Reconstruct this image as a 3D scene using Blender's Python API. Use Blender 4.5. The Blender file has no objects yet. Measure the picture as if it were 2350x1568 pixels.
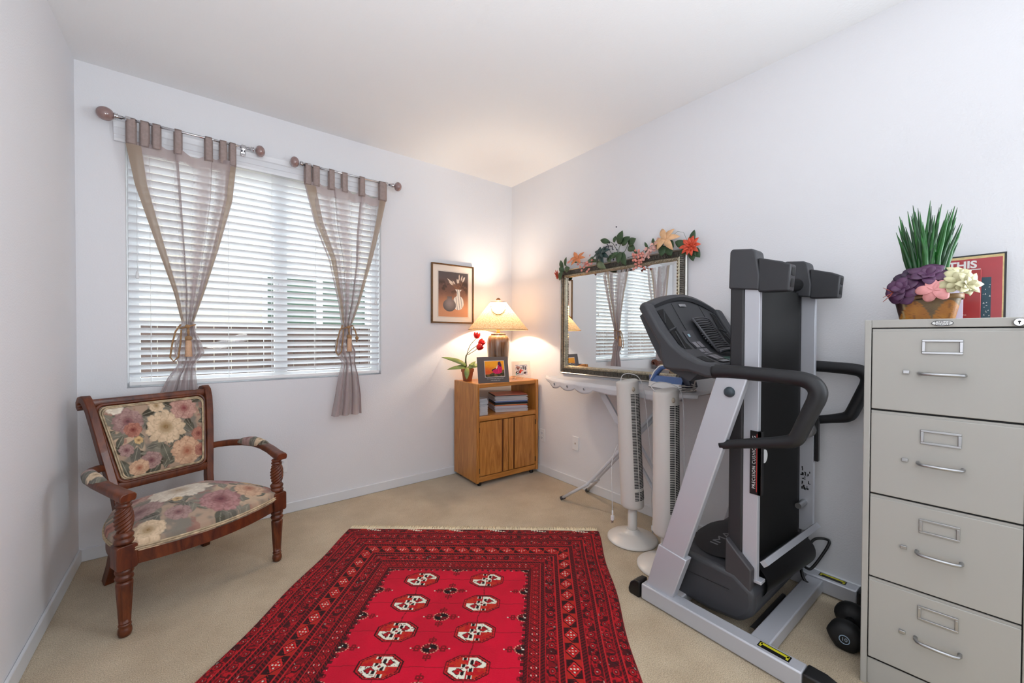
import bpy, bmesh, math, random
import numpy as np
from mathutils import Vector, Matrix
random.seed(7)
PI = math.pi
COL = bpy.context.scene.collection
SC = bpy.context.scene

# ------------------------------------------------------------------ camera
def setup_camera():
    yaw, pitch, roll, f = math.radians(37.93), math.radians(-0.72), math.radians(0.19), 919.0
    fw = Vector((math.sin(yaw)*math.cos(pitch), math.cos(yaw)*math.cos(pitch), math.sin(pitch)))
    r = Vector((math.cos(yaw), -math.sin(yaw), 0)); u = r.cross(fw)
    r2 = math.cos(roll)*r + math.sin(roll)*u; u2 = -math.sin(roll)*r + math.cos(roll)*u
    cd = bpy.data.cameras.new('camera'); cam = bpy.data.objects.new('camera', cd); COL.objects.link(cam)
    m = Matrix((r2, u2, -fw)).transposed().to_4x4(); m.translation = Vector((-2.4696, -3.1806, 1.2473))
    cam.matrix_world = m
    cd.sensor_width = 36; cd.sensor_fit = 'HORIZONTAL'; cd.lens = f/2350*36; cd.clip_start = 0.02; cd.clip_end = 200
    SC.camera = cam
setup_camera()

# ------------------------------------------------------------------ world, lights, exposure
SC.view_settings.view_transform = 'Standard'; SC.view_settings.look = 'None'
SC.view_settings.gamma = 1; SC.view_settings.use_curve_mapping = False
SC.view_settings.exposure = 0.16
SC.cycles.use_denoising = True
SC.cycles.max_bounces = 9; SC.cycles.diffuse_bounces = 5; SC.cycles.glossy_bounces = 4
SC.cycles.transparent_max_bounces = 16; SC.cycles.transmission_bounces = 6
SC.cycles.caustics_reflective = False; SC.cycles.caustics_refractive = False
SC.cycles.sample_clamp_indirect = 6.0
w = bpy.data.worlds.new('world'); SC.world = w; w.use_nodes = True
bg = w.node_tree.nodes['Background']; bg.inputs[0].default_value = (0.88, 0.94, 1.0, 1); bg.inputs[1].default_value = 6.5

def area_light(name, loc, rot, sx, sy, power, col):
    l = bpy.data.lights.new(name, 'AREA'); l.shape = 'RECTANGLE'; l.size = sx; l.size_y = sy
    l.energy = power; l.color = col
    o = bpy.data.objects.new(name, l); o.location = loc; o.rotation_euler = rot; COL.objects.link(o); return o
# unseen fill light added behind the camera, aimed up to brighten the ceiling
area_light('added_ceiling_fill', (-2.15, -3.60, 1.15), (math.radians(168), math.radians(-24), 0), 0.5, 0.5, 40, (0.93, 0.965, 1.0))
# added fill panel by the right wall, out of view, brightens the left wall
area_light('added_side_fill', (-0.04, -3.78, 1.45), (0, math.radians(90), math.radians(-12)), 1.3, 0.95, 56, (0.86, 0.94, 1.0))

# ------------------------------------------------------------------ helpers
def crv(pts, m=6):
    """smooth path through points; the 4th value, if any, is a radius: returns (points, radii)"""
    P_ = [Vector(p[:3]) for p in pts]; R_ = [p[3] if len(p) > 3 else 0 for p in pts]; o = []; q = []
    for i in range(len(P_)-1):
        a, b, c, d = P_[max(i-1, 0)], P_[i], P_[i+1], P_[min(i+2, len(P_)-1)]
        for k in range(m):
            t = k/m; o.append(.5*((2*b)+(c-a)*t+(2*a-5*b+4*c-d)*t*t+(3*b-a-3*c+d)*t*t*t)); q.append(R_[i]*(1-t)+R_[i+1]*t)
    o.append(P_[-1]); q.append(R_[-1]); return o, q
def resample(pts, n):
    """closed 2D polyline resampled evenly"""
    P_ = list(pts)+[pts[0]]; d = [0]
    for a, b in zip(P_[:-1], P_[1:]): d.append(d[-1]+math.hypot(b[0]-a[0], b[1]-a[1]))
    out = []; j = 0
    for i in range(n):
        t = d[-1]*i/n
        while d[j+1] < t: j += 1
        k = (t-d[j])/max(1e-9, d[j+1]-d[j]); out.append((P_[j][0]+(P_[j+1][0]-P_[j][0])*k, P_[j][1]+(P_[j+1][1]-P_[j][1])*k))
    return out
def lin(c):
    return tuple(((x/255)/12.92 if x/255 <= 0.04045 else (((x/255)+0.055)/1.055)**2.4) for x in c)

def nodes(m):
    return m.node_tree.nodes, m.node_tree.links

def mat(name, rgb, rough=0.5, metal=0.0, bump=0.0, bscale=200.0, var=0.0, vscale=8.0, spec=0.5, coat=0.0, **kw):
    m = bpy.data.materials.new(name); m.use_nodes = True
    n, l = nodes(m); b = n['Principled BSDF']
    c = lin(rgb)
    b.inputs['Base Color'].default_value = (*c, 1); b.inputs['Roughness'].default_value = rough
    b.inputs['Metallic'].default_value = metal; b.inputs['Specular IOR Level'].default_value = spec
    b.inputs['Coat Weight'].default_value = coat
    tc = n.new('ShaderNodeTexCoord')
    if var > 0:
        nz = n.new('ShaderNodeTexNoise'); nz.inputs['Scale'].default_value = vscale; nz.inputs['Detail'].default_value = 5
        l.new(tc.outputs['Object'], nz.inputs['Vector'])
        rp = n.new('ShaderNodeValToRGB')
        rp.color_ramp.elements[0].position = 0.3; rp.color_ramp.elements[1].position = 0.7
        rp.color_ramp.elements[0].color = (*[x*(1-var) for x in c], 1)
        rp.color_ramp.elements[1].color = (*[min(1, x*(1+var)) for x in c], 1)
        l.new(nz.outputs['Fac'], rp.inputs['Fac']); l.new(rp.outputs['Color'], b.inputs['Base Color'])
    if bump > 0:
        nb = n.new('ShaderNodeTexNoise'); nb.inputs['Scale'].default_value = bscale; nb.inputs['Detail'].default_value = 3
        l.new(tc.outputs['Object'], nb.inputs['Vector'])
        bp = n.new('ShaderNodeBump'); bp.inputs['Strength'].default_value = bump; bp.inputs['Distance'].default_value = 0.004
        l.new(nb.outputs['Fac'], bp.inputs['Height']); l.new(bp.outputs['Normal'], b.inputs['Normal'])
    return m

def wood(name, c1, c2, scale=(18, 18, 1.5), rough=0.35, coat=0.2, dist=2.0):
    m = bpy.data.materials.new(name); m.use_nodes = True
    n, l = nodes(m); b = n['Principled BSDF']
    tc = n.new('ShaderNodeTexCoord'); mp = n.new('ShaderNodeMapping'); mp.inputs['Scale'].default_value = scale
    nz = n.new('ShaderNodeTexNoise'); nz.inputs['Scale'].default_value = 2.2; nz.inputs['Detail'].default_value = 7; nz.inputs['Distortion'].default_value = dist
    nz.inputs['Roughness'].default_value = 0.6
    rp = n.new('ShaderNodeValToRGB'); e = rp.color_ramp.elements
    e[0].position = 0.32; e[0].color = (*lin(c1), 1); e[1].position = 0.66; e[1].color = (*lin(c2), 1)
    l.new(tc.outputs['Object'], mp.inputs['Vector']); l.new(mp.outputs['Vector'], nz.inputs['Vector'])
    l.new(nz.outputs['Fac'], rp.inputs['Fac']); l.new(rp.outputs['Color'], b.inputs['Base Color'])
    b.inputs['Roughness'].default_value = rough; b.inputs['Coat Weight'].default_value = coat
    bp = n.new('ShaderNodeBump'); bp.inputs['Strength'].default_value = 0.08; bp.inputs['Distance'].default_value = 0.002
    l.new(nz.outputs['Fac'], bp.inputs['Height']); l.new(bp.outputs['Normal'], b.inputs['Normal'])
    return m

def attr_mat(name, rough=0.8, bump=0.3, bscale=600, sheen=0.0, spec=0.3, vary=0.0):
    """Pattern woven / printed on the thing itself, held in a colour attribute called 'pattern'."""
    m = bpy.data.materials.new(name); m.use_nodes = True
    n, l = nodes(m); b = n['Principled BSDF']
    a = n.new('ShaderNodeAttribute'); a.attribute_name = 'pattern'
    l.new(a.outputs['Color'], b.inputs['Base Color'])
    b.inputs['Roughness'].default_value = rough; b.inputs['Sheen Weight'].default_value = sheen
    b.inputs['Specular IOR Level'].default_value = spec
    tc = n.new('ShaderNodeTexCoord')
    if bump:
        nb = n.new('ShaderNodeTexNoise'); nb.inputs['Scale'].default_value = bscale; nb.inputs['Detail'].default_value = 2
        l.new(tc.outputs['Object'], nb.inputs['Vector'])
        bp = n.new('ShaderNodeBump'); bp.inputs['Strength'].default_value = bump; bp.inputs['Distance'].default_value = 0.003
        l.new(nb.outputs['Fac'], bp.inputs['Height']); l.new(bp.outputs['Normal'], b.inputs['Normal'])
    return m

class MB:
    def __init__(s): s.v = []; s.f = []
    def add(s, vs, fs):
        o = len(s.v); s.v += [tuple(map(float, p)) for p in vs]; s.f += [tuple(i+o for i in q) for q in fs]; return s
    def box(s, x0, x1, y0, y1, z0, z1):
        return s.add([(x0,y0,z0),(x1,y0,z0),(x1,y1,z0),(x0,y1,z0),(x0,y0,z1),(x1,y0,z1),(x1,y1,z1),(x0,y1,z1)],
                     [(0,3,2,1),(4,5,6,7),(0,1,5,4),(1,2,6,5),(2,3,7,6),(3,0,4,7)])
    def obox(s, c, ax, ay, az, hx, hy, hz):
        c, ax, ay, az = Vector(c), Vector(ax), Vector(ay), Vector(az)
        vs = [c+ax*hx*i+ay*hy*j+az*hz*k for k in (-1,1) for (i,j) in ((-1,-1),(1,-1),(1,1),(-1,1))]
        return s.add(vs, [(0,3,2,1),(4,5,6,7),(0,1,5,4),(1,2,6,5),(2,3,7,6),(3,0,4,7)])
    def prism(s, poly, axis, a0, a1):
        """poly of (p,q) in the two other axes (cyclic order), extruded from a0 to a1 on axis"""
        n = len(poly)
        def mk(p, q, a):
            return {'x': (a, p, q), 'y': (p, a, q), 'z': (p, q, a)}[axis]
        vs = [mk(p, q, a0) for p, q in poly]+[mk(p, q, a1) for p, q in poly]
        return s.add(vs, [tuple(range(n))[::-1], tuple(range(n, 2*n))]+[(i, (i+1) % n, n+(i+1) % n, n+i) for i in range(n)])
    def grid(s, fn, nu, nv, closeu=False, closev=False):
        vs = [fn(i/nu, j/nv) for j in range(nv+(0 if closev else 1)) for i in range(nu+(0 if closeu else 1))]
        W = nu+(0 if closeu else 1); Hh = nv+(0 if closev else 1); fs = []
        for j in range(nv):
            for i in range(nu):
                a = j*W+i; b = j*W+(i+1) % W; c = ((j+1) % Hh)*W+(i+1) % W; d = ((j+1) % Hh)*W+i
                fs.append((a, b, c, d))
        return s.add(vs, fs)
    def lathe(s, prof, c=(0,0,0), seg=32, fn=None, caps=True):
        """prof: list of (r,z). fn(theta,z,r)->r"""
        vs = []; fs = []
        for (r, z) in prof:
            for k in range(seg):
                t = 2*PI*k/seg; rr = fn(t, z, r) if fn else r
                vs.append((c[0]+rr*math.cos(t), c[1]+rr*math.sin(t), c[2]+z))
        for j in range(len(prof)-1):
            for k in range(seg):
                a = j*seg+k; b = j*seg+(k+1) % seg
                fs.append((a, b, b+seg, a+seg))
        if caps:
            fs.append(tuple(range(seg))[::-1]); fs.append(tuple(range((len(prof)-1)*seg, len(prof)*seg)))
        return s.add(vs, fs)
    def tube(s, pts, r, seg=10, caps=True, flat=1.0, up=None):
        pts = [Vector(p) for p in pts]; n = len(pts)
        rs = r if isinstance(r, (list, tuple)) else [r]*n
        ref = Vector(up) if up else None
        N = None; vs = []; fs = []
        for i, p in enumerate(pts):
            t = (pts[min(i+1, n-1)]-pts[max(i-1, 0)]).normalized()
            if ref is not None:
                N = (ref - t*ref.dot(t)).normalized()
            elif N is None:
                a = Vector((0, 0, 1)) if abs(t.z) < 0.9 else Vector((1, 0, 0)); N = (a-t*a.dot(t)).normalized()
            else:
                N = (N-t*N.dot(t)).normalized()
            B = t.cross(N)
            for k in range(seg):
                th = 2*PI*k/seg
                vs.append(p+N*(rs[i]*math.cos(th)*flat)+B*(rs[i]*math.sin(th)))
        for i in range(n-1):
            for k in range(seg):
                a = i*seg+k; b = i*seg+(k+1) % seg
                fs.append((a, b, b+seg, a+seg))
        if caps:
            fs.append(tuple(range(seg))[::-1]); fs.append(tuple(range((n-1)*seg, n*seg)))
        return s.add(vs, fs)
    def sweep(s, pts, sec, up=(0,0,1), scale=None, caps=True, side=None):
        """sec: polygon of (side, up) offsets"""
        pts = [Vector(p) for p in pts]; n = len(pts); m = len(sec); upv = Vector(up); vs = []; fs = []
        for i, p in enumerate(pts):
            t = (pts[min(i+1, n-1)]-pts[max(i-1, 0)]).normalized()
            S = Vector(side) if side else t.cross(upv).normalized(); U = S.cross(t).normalized()
            k = scale[i] if scale else (1, 1)
            for (a, b) in sec: vs.append(p+S*(a*k[0])+U*(b*k[1]))
        for i in range(n-1):
            for k in range(m):
                a = i*m+k; b = i*m+(k+1) % m
                fs.append((a, b, b+m, a+m))
        if caps:
            fs.append(tuple(range(m))[::-1]); fs.append(tuple(range((n-1)*m, n*m)))
        return s.add(vs, fs)
    def sphere(s, c, rx, ry=None, rz=None, nu=16, nv=10, M=None):
        ry = ry or rx; rz = rz or rx; c = Vector(c); vs = []; fs = []
        for j in range(nv+1):
            ph = PI*j/nv
            for i in range(nu):
                th = 2*PI*i/nu
                p = Vector((rx*math.sin(ph)*math.cos(th), ry*math.sin(ph)*math.sin(th), rz*math.cos(ph)))
                if M is not None: p = M @ p
                vs.append(c+p)
        for j in range(nv):
            for i in range(nu):
                a = j*nu+i; b = j*nu+(i+1) % nu
                fs.append((a, a+nu, b+nu, b))
        return s.add(vs, fs)
    def leaf(s, base, d, up, L, W, droop=0.3, n=6, fold=0.15, round_=False):
        base, d, up = Vector(base), Vector(d).normalized(), Vector(up)
        up = (up-d*up.dot(d)).normalized(); S = d.cross(up); vs = []; fs = []
        for i in range(n+1):
            t = i/n; wv = W*(math.sin(PI*min(1, t*0.92+0.08))**0.8)*0.5 if i < n else 0.0004
            if round_: wv = W*.5*(.55+.45*t)*math.sqrt(max(0, math.sin(PI*(.08+.90*t)))) if t < 1 else W*.10
            c = base+d*(L*t*(1-0.15*droop*t))-up*(droop*L*t*t)
            vs += [c-S*wv+up*abs(wv)*fold, c, c+S*wv+up*abs(wv)*fold]
        for i in range(n):
            a = i*3; fs += [(a, a+1, a+4, a+3), (a+1, a+2, a+5, a+4)]
        return s.add(vs, fs)
    def flower(s, c, nrm, n, L, W, cup=0.3, layers=1, jit=0.15, droop=0.2, seed=0, round_=False):
        R = random.Random(seed); nrm = Vector(nrm).normalized(); c = Vector(c)
        a = Vector((0, 0, 1)) if abs(nrm.z) < 0.9 else Vector((1, 0, 0)); e1 = nrm.cross(a).normalized(); e2 = nrm.cross(e1)
        for k in range(layers):
            fk = 1-0.27*k
            for i in range(n):
                th = 2*PI*(i+0.5*k)/n+R.uniform(-jit, jit)
                rd = e1*math.cos(th)+e2*math.sin(th)
                cu = cup+0.35*k+R.uniform(-0.1, 0.1)
                s.leaf(c+nrm*0.002*k, rd*math.cos(cu)+nrm*math.sin(cu), nrm*math.cos(cu)-rd*math.sin(cu), L*fk*R.uniform(0.88, 1.1), W*fk, droop, 9 if round_ else 6, 0.25, round_)
        return s

def inv_of(root):
    return (Matrix.Translation(root.location) @ root.rotation_euler.to_matrix().to_4x4()).inverted()

def obj(name, mb, m, parent=None, smooth=False, bevel=0.0, world=False, seg=2, solid=0.0, sub=0, label=None, auto=None, stuff=False):
    me = bpy.data.meshes.new(name)
    me.from_pydata(mb.v, [], mb.f); me.validate(); me.update()
    if world and parent is not None:
        r = parent
        M = inv_of(r)
        if r.parent is not None: M = inv_of(r.parent)
        me.transform(M)
    me.materials.append(m)
    if smooth:
        me.polygons.foreach_set('use_smooth', [True]*len(me.polygons))
        if auto: me.set_sharp_from_angle(angle=math.radians(auto))
    o = bpy.data.objects.new(name, me); COL.objects.link(o)
    if parent is not None: o.parent = parent
    if sub:
        md = o.modifiers.new('s', 'SUBSURF'); md.levels = sub; md.render_levels = sub
    if solid:
        md = o.modifiers.new('t', 'SOLIDIFY'); md.thickness = solid; md.offset = 0
    if bevel:
        md = o.modifiers.new('b', 'BEVEL'); md.width = bevel; md.segments = seg; md.limit_method = 'ANGLE'; md.angle_limit = math.radians(35)
        if not smooth: me.polygons.foreach_set('use_smooth', [True]*len(me.polygons)); me.set_sharp_from_angle(angle=math.radians(50))
    if label: o['label'] = label
    if stuff: o['kind'] = 'stuff'
    return o

def thing(name, label, cat, loc=(0,0,0), rotz=0.0, group=None):
    o = bpy.data.objects.new(name, None); COL.objects.link(o); o.empty_display_size = 0.05
    o.location = loc; o.rotation_euler = (0, 0, rotz); o['label'] = label; o['category'] = cat
    if group: o['group'] = group
    return o
def tag(o, label, cat, group=None):
    o['label'] = label; o['category'] = cat
    if group: o['group'] = group
    return o
def struct(name, mb, m, **k):
    o = obj(name, mb, m, **k)
    if o.parent is None: o['kind'] = 'structure'
    return o
def text_mb(txt, size, fn, bold=0.0, track=1.0):
    """flat lettering; fn(x,y)->3d point"""
    c = bpy.data.curves.new('lettering', 'FONT'); c.body = txt; c.size = size; c.offset = bold*size; c.space_character = track; c.align_x = 'CENTER'; c.align_y = 'CENTER'
    o = bpy.data.objects.new('lettering', c); COL.objects.link(o)
    bpy.context.view_layer.update()
    me = o.evaluated_get(bpy.context.evaluated_depsgraph_get()).to_mesh()
    vs = [fn(v.co.x, v.co.y) for v in me.vertices]; fs = [tuple(p.vertices) for p in me.polygons]
    mb = MB().add(vs, fs)
    bpy.data.objects.remove(o); bpy.data.curves.remove(c)
    return mb

# numpy pattern helpers ---------------------------------------------------
def vnoise(x, y, seed=0):
    xi = np.floor(x).astype(np.int64); yi = np.floor(y).astype(np.int64); xf = x-xi; yf = y-yi
    def h(a, b):
        n = (a*374761393 + b*668265263 + seed*974711) & 0xffffffff
        n = ((n ^ (n >> 13))*1274126177) & 0xffffffff
        return ((n ^ (n >> 16)) & 0xffff)/65535.0
    u = xf*xf*(3-2*xf); v = yf*yf*(3-2*yf)
    return (h(xi, yi)*(1-u)+h(xi+1, yi)*u)*(1-v)+(h(xi, yi+1)*(1-u)+h(xi+1, yi+1)*u)*v
def fbm(x, y, seed=0, o=4):
    s = 0; a = 0.5
    for i in range(o): s = s+a*vnoise(x*2**i, y*2**i, seed+i*17); a /= 2
    return s/0.9375
def mix(c1, c2, t):
    t = np.clip(t, 0, 1)[:, None]; return c1*(1-t)+c2*t
def sm(a, b, x):
    t = np.clip((x-a)/(b-a), 0, 1); return t*t*(3-2*t)
def L3(rgb): return np.array(lin(rgb))[None, :]
def paint(o, fn):
    """fn(N x 3 local coords) -> N x 3 linear colours"""
    me = o.data; n = len(me.vertices); co = np.empty(n*3); me.vertices.foreach_get('co', co); co = co.reshape(n, 3)
    c = fn(co); a = me.color_attributes.new('pattern', 'FLOAT_COLOR', 'POINT')
    out = np.ones((n, 4)); out[:, :3] = np.clip(c, 0, 1); a.data.foreach_set('color', out.ravel())

# ------------------------------------------------------------------ shared materials
M_wall = mat('wall_paint', (226, 226, 229), 0.85, bump=0.25, bscale=130)
M_ceil = mat('ceiling_paint', (236, 237, 238), 0.9, bump=0.2, bscale=90)
M_trim = mat('trim_paint', (222, 224, 228), 0.35)
M_white = mat('white_plastic', (232, 233, 234), 0.35)
M_blind = mat('white_slat', (240, 240, 240), 0.4)
M_black = mat('black_plastic', (13, 13, 15), 0.42)
M_blackm = mat('black_foam', (20, 21, 25), 0.5)
M_char = mat('charcoal_plastic', (56, 57, 61), 0.5, bump=0.12, bscale=900)
M_chrome = mat('chrome', (200, 200, 203), 0.18, metal=1)
M_steel = mat('brushed_steel', (175, 176, 178), 0.35, metal=1)
M_silver = mat('silver_paint', (188, 190, 197), 0.38, metal=0.25, spec=0.5)
M_cream = mat('cream_plastic', (212, 208, 202), 0.35)
M_cord_w = mat('white_cord', (205, 205, 206), 0.45)
M_dark = mat('near_black', (6, 6, 7), 0.7)
M_paper = mat('paper', (222, 218, 216), 0.7)
# ================================================================== SETTING
RH = 2.74; LX = -3.0; YB = -4.4
WX0, WX1, WZ0, WZ1 = -2.803, -1.322, 0.94, 2.40
def carpet():
    m = bpy.data.materials.new('beige_carpet'); m.use_nodes = True; n, l = nodes(m); b = n['Principled BSDF']
    tc = n.new('ShaderNodeTexCoord')
    a = n.new('ShaderNodeTexNoise'); a.inputs['Scale'].default_value = 2.6; a.inputs['Detail'].default_value = 6; a.inputs['Roughness'].default_value = 0.65
    c = n.new('ShaderNodeTexNoise'); c.inputs['Scale'].default_value = 260; c.inputs['Detail'].default_value = 3
    for x in (a, c): l.new(tc.outputs['Object'], x.inputs['Vector'])
    r1 = n.new('ShaderNodeValToRGB'); e = r1.color_ramp.elements; e[0].position = .35; e[0].color = (*lin((196, 176, 146)), 1); e[1].position = .65; e[1].color = (*lin((222, 204, 174)), 1)
    r2 = n.new('ShaderNodeValToRGB'); e = r2.color_ramp.elements; e[0].position = .3; e[0].color = (.50, .48, .45, 1); e[1].position = .68; e[1].color = (1, 1, 1, 1)
    mx = n.new('ShaderNodeMixRGB'); mx.blend_type = 'MULTIPLY'; mx.inputs[0].default_value = 1
    l.new(a.outputs['Fac'], r1.inputs[0]); l.new(c.outputs['Fac'], r2.inputs[0]); l.new(r1.outputs[0], mx.inputs[1]); l.new(r2.outputs[0], mx.inputs[2])
    l.new(mx.outputs[0], b.inputs['Base Color']); b.inputs['Roughness'].default_value = 0.95; b.inputs['Sheen Weight'].default_value = 0.3; b.inputs['Specular IOR Level'].default_value = 0.1
    bp = n.new('ShaderNodeBump'); bp.inputs['Strength'].default_value = 0.7; bp.inputs['Distance'].default_value = 0.006
    l.new(c.outputs['Fac'], bp.inputs['Height']); l.new(bp.outputs['Normal'], b.inputs['Normal'])
    return m
T = 0.14
struct('floor', MB().box(LX-T, T, YB-T, 0.14, -0.1, 0), carpet())
struct('ceiling', MB().box(LX-T, T, YB-0.1, 0.14, RH, RH+0.1), M_ceil)
struct('wall_right', MB().box(0, T, YB-T, 0, 0, RH), M_wall)
struct('wall_left', MB().box(LX-T, LX, YB-T, 0, 0, RH), M_wall)
wb = MB().box(LX-T, WX0, 0, T, 0, RH).box(WX1, T, 0, T, 0, RH).box(WX0, WX1, 0, T, 0, WZ0).box(WX0, WX1, 0, T, WZ1, RH)
struct('wall_back', wb, M_wall)
struct('wall_front', MB().box(LX-T, T, YB-T, YB, 0, RH), M_wall)
def bb(name, mb): struct(name, mb, M_trim, bevel=0.004)
bb('baseboard_back', MB().box(LX, 0, -0.013, 0, 0, 0.072))
bb('baseboard_right', MB().box(-0.013, 0, YB, -0.013, 0, 0.072))
bb('baseboard_left', MB().box(LX, LX+0.013, YB, -0.013, 0, 0.072))

# window ------------------------------------------------------------
y0, y1 = 0.085, 0.125
fr = MB().box(WX0, WX0+.05, y0, y1, WZ0, WZ1).box(WX1-.05, WX1, y0, y1, WZ0, WZ1).box(WX0+.05, WX1-.05, y0, y1, WZ0, WZ0+.05).box(WX0+.05, WX1-.05, y0, y1, WZ1-.05, WZ1)
win = struct('window_1', fr, M_white, bevel=0.003)
obj('mullion', MB().box(-2.055, -1.975, y0-.01, y1, WZ0+.05, WZ1-.05), M_white, win, bevel=0.003)
obj('latch', MB().box(-2.03, -2.0, y0-.03, y0-.01, 1.55, 1.63), M_white, win, bevel=0.003)
def glass(name, rough=0.0):
    m = bpy.data.materials.new(name); m.use_nodes = True; n, l = nodes(m)
    for x in list(n): n.remove(x)
    o = n.new('ShaderNodeOutputMaterial'); t = n.new('ShaderNodeBsdfTransparent'); g = n.new('ShaderNodeBsdfGlossy'); g.inputs['Roughness'].default_value = 0.02
    t.inputs[0].default_value = (.95, .97, .96, 1)
    mx = n.new('ShaderNodeMixShader'); mx.inputs[0].default_value = 0.006
    l.new(t.outputs[0], mx.inputs[1]); l.new(g.outputs[0], mx.inputs[2]); l.new(mx.outputs[0], o.inputs[0]); return m
M_glass = glass('window_glass')
obj('glass', MB().box(WX0+.05, -2.055, .104, .107, WZ0+.05, WZ1-.05).box(-1.975, WX1-.05, .104, .107, WZ0+.05, WZ1-.05), M_glass, win)

def slat_mat():
    m = mat('translucent_white_slat', (246, 246, 246), .45); n, l = nodes(m); b = n['Principled BSDF']; o = n['Material Output']
    t = n.new('ShaderNodeBsdfTranslucent'); t.inputs[0].default_value = (.86, .89, .95, 1); mx = n.new('ShaderNodeMixShader'); mx.inputs[0].default_value = .36
    l.new(b.outputs[0], mx.inputs[1]); l.new(t.outputs[0], mx.inputs[2]); l.new(mx.outputs[0], o.inputs[0]); return m
M_slat = slat_mat()
# blind ---------------------------------------------------------------
bl = thing('window_blind', 'white two inch slat blind with valance filling the window recess', 'blind', ((WX0+WX1)/2, 0.04, WZ0))
sl = MB(); pitch = 0.0438; tilt = math.radians(-33); zc = WZ0+0.075; nsl = 0
BX0, BX1 = WX0+.008, WX1-.008
while zc < WZ1-0.05:
    ns = 4; cy = 0.043
    prof = []
    for k in range(ns+1):
        q = (k/ns-0.5)*0.050; cam_ = 0.0016*(1-(2*k/ns-1)**2)
        prof.append((cy+q*math.cos(tilt)-cam_*math.sin(tilt), zc+q*math.sin(tilt)+cam_*math.cos(tilt)))
    low = [(p[0]+0.0012*math.sin(tilt), p[1]-0.0028*math.cos(tilt)) for p in prof]
    sl.prism([(a, b) for a, b in prof]+[(a, b) for a, b in low[::-1]], 'x', BX0, BX1)
    zc += pitch; nsl += 1
obj('slats', sl, M_slat, bl, world=True)
obj('bottom_rail', MB().box(BX0, BX1, 0.018, 0.068, WZ0+.012, WZ0+.032), M_blind, bl, world=True, bevel=0.003)
obj('headrail', MB().box(BX0, BX1, 0.012, 0.066, WZ1-.045, WZ1-.002), M_blind, bl, world=True)
vz0, vz1 = 2.345, 2.452
obj('valance', MB().prism([(-.002, vz0), (-.020, vz0), (-.024, vz0+.012), (-.024, vz0+.032), (-.030, vz0+.036), (-.030, vz0+.066), (-.038, vz0+.072), (-.042, vz0+.09), (-.046, vz1-.006), (-.046, vz1), (-.002, vz1)], 'x', -2.845, -1.285), M_trim, bl, world=True)
lc = MB()
for x in (-2.70, -2.32, -2.075, -1.80, -1.545, -1.40):
    for yy in (0.0185, 0.0675): lc.tube([(x, yy, WZ0+.03), (x, yy, WZ1-.04)], 0.0011, 5)
obj('ladder_cord', lc, M_white, bl, world=True)
for cx_, cz_ in ((-2.755, 1.60), (-1.365, 1.52)):
    pc = MB().tube([(cx_, 0.004, WZ1-.05), (cx_, 0.004, cz_)], 0.0012, 5).lathe([(.004, .02), (.008, 0), (.008, -.02), (.004, -.024)], (cx_, 0.004, cz_), 10)
    obj('pull_cord', pc, M_white, bl, world=True, smooth=True)

# outside ---------------------------------------------------------------
M_stucco = mat('beige_stucco', (176, 166, 150), 0.9, bump=0.3, bscale=60, var=.05)
M_fence = mat('fence_boards', (72, 56, 50), 0.85, var=0.25, vscale=6)
M_ground = mat('side_yard_soil', (150, 140, 120), 0.95, var=.2)
struct('ground_outside', MB().box(-12, 8, 0.14, 12, -0.35, -0.3), M_ground)['kind'] = 'structure'
nh = MB().box(-11, -1.75, 3.3, 3.5, -0.3, 4.2).box(-0.35, 7, 3.3, 3.5, -0.3, 4.2).box(-1.75, -0.35, 3.3, 3.5, -0.3, 0.9).box(-1.75, -0.35, 3.3, 3.5, 2.15, 4.2)
house = thing('neighbour_house', 'beige stucco house wall with a dark window seen through the blind', 'house', (-2, 3.4, -0.3))
obj('wall', nh, M_stucco, house, world=True)
obj('window_pane', MB().box(-1.75, -0.35, 3.38, 3.4, .9, 2.15), mat('dark_green_glass', (62, 78, 66), 0.25), house, world=True)
obj('window_trim', MB().box(-1.09, -1.01, 3.33, 3.38, .9, 2.15).box(-1.79, -1.73, 3.27, 3.38, .86, 2.19).box(-.37, -.31, 3.27, 3.38, .86, 2.19).box(-1.73, -.37, 3.27, 3.38, 2.13, 2.19), M_white, house, world=True)
fence = thing('board_fence', 'brown wooden board fence outside the window', 'fence', (-2, 1.75, -0.3))
fb = MB(); x = -6.0; R = random.Random(3)
while x < 4:
    fb.box(x+.003, x+.137, 1.74+R.uniform(-.006, .006), 1.762, -.3, 1.37+R.uniform(-.01, .01)); x += .14
obj('boards', fb, M_fence, fence, world=True)
obj('rail', MB().box(-6, 4, 1.70, 1.739, 1.22, 1.30), M_fence, fence, world=True)

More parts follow.
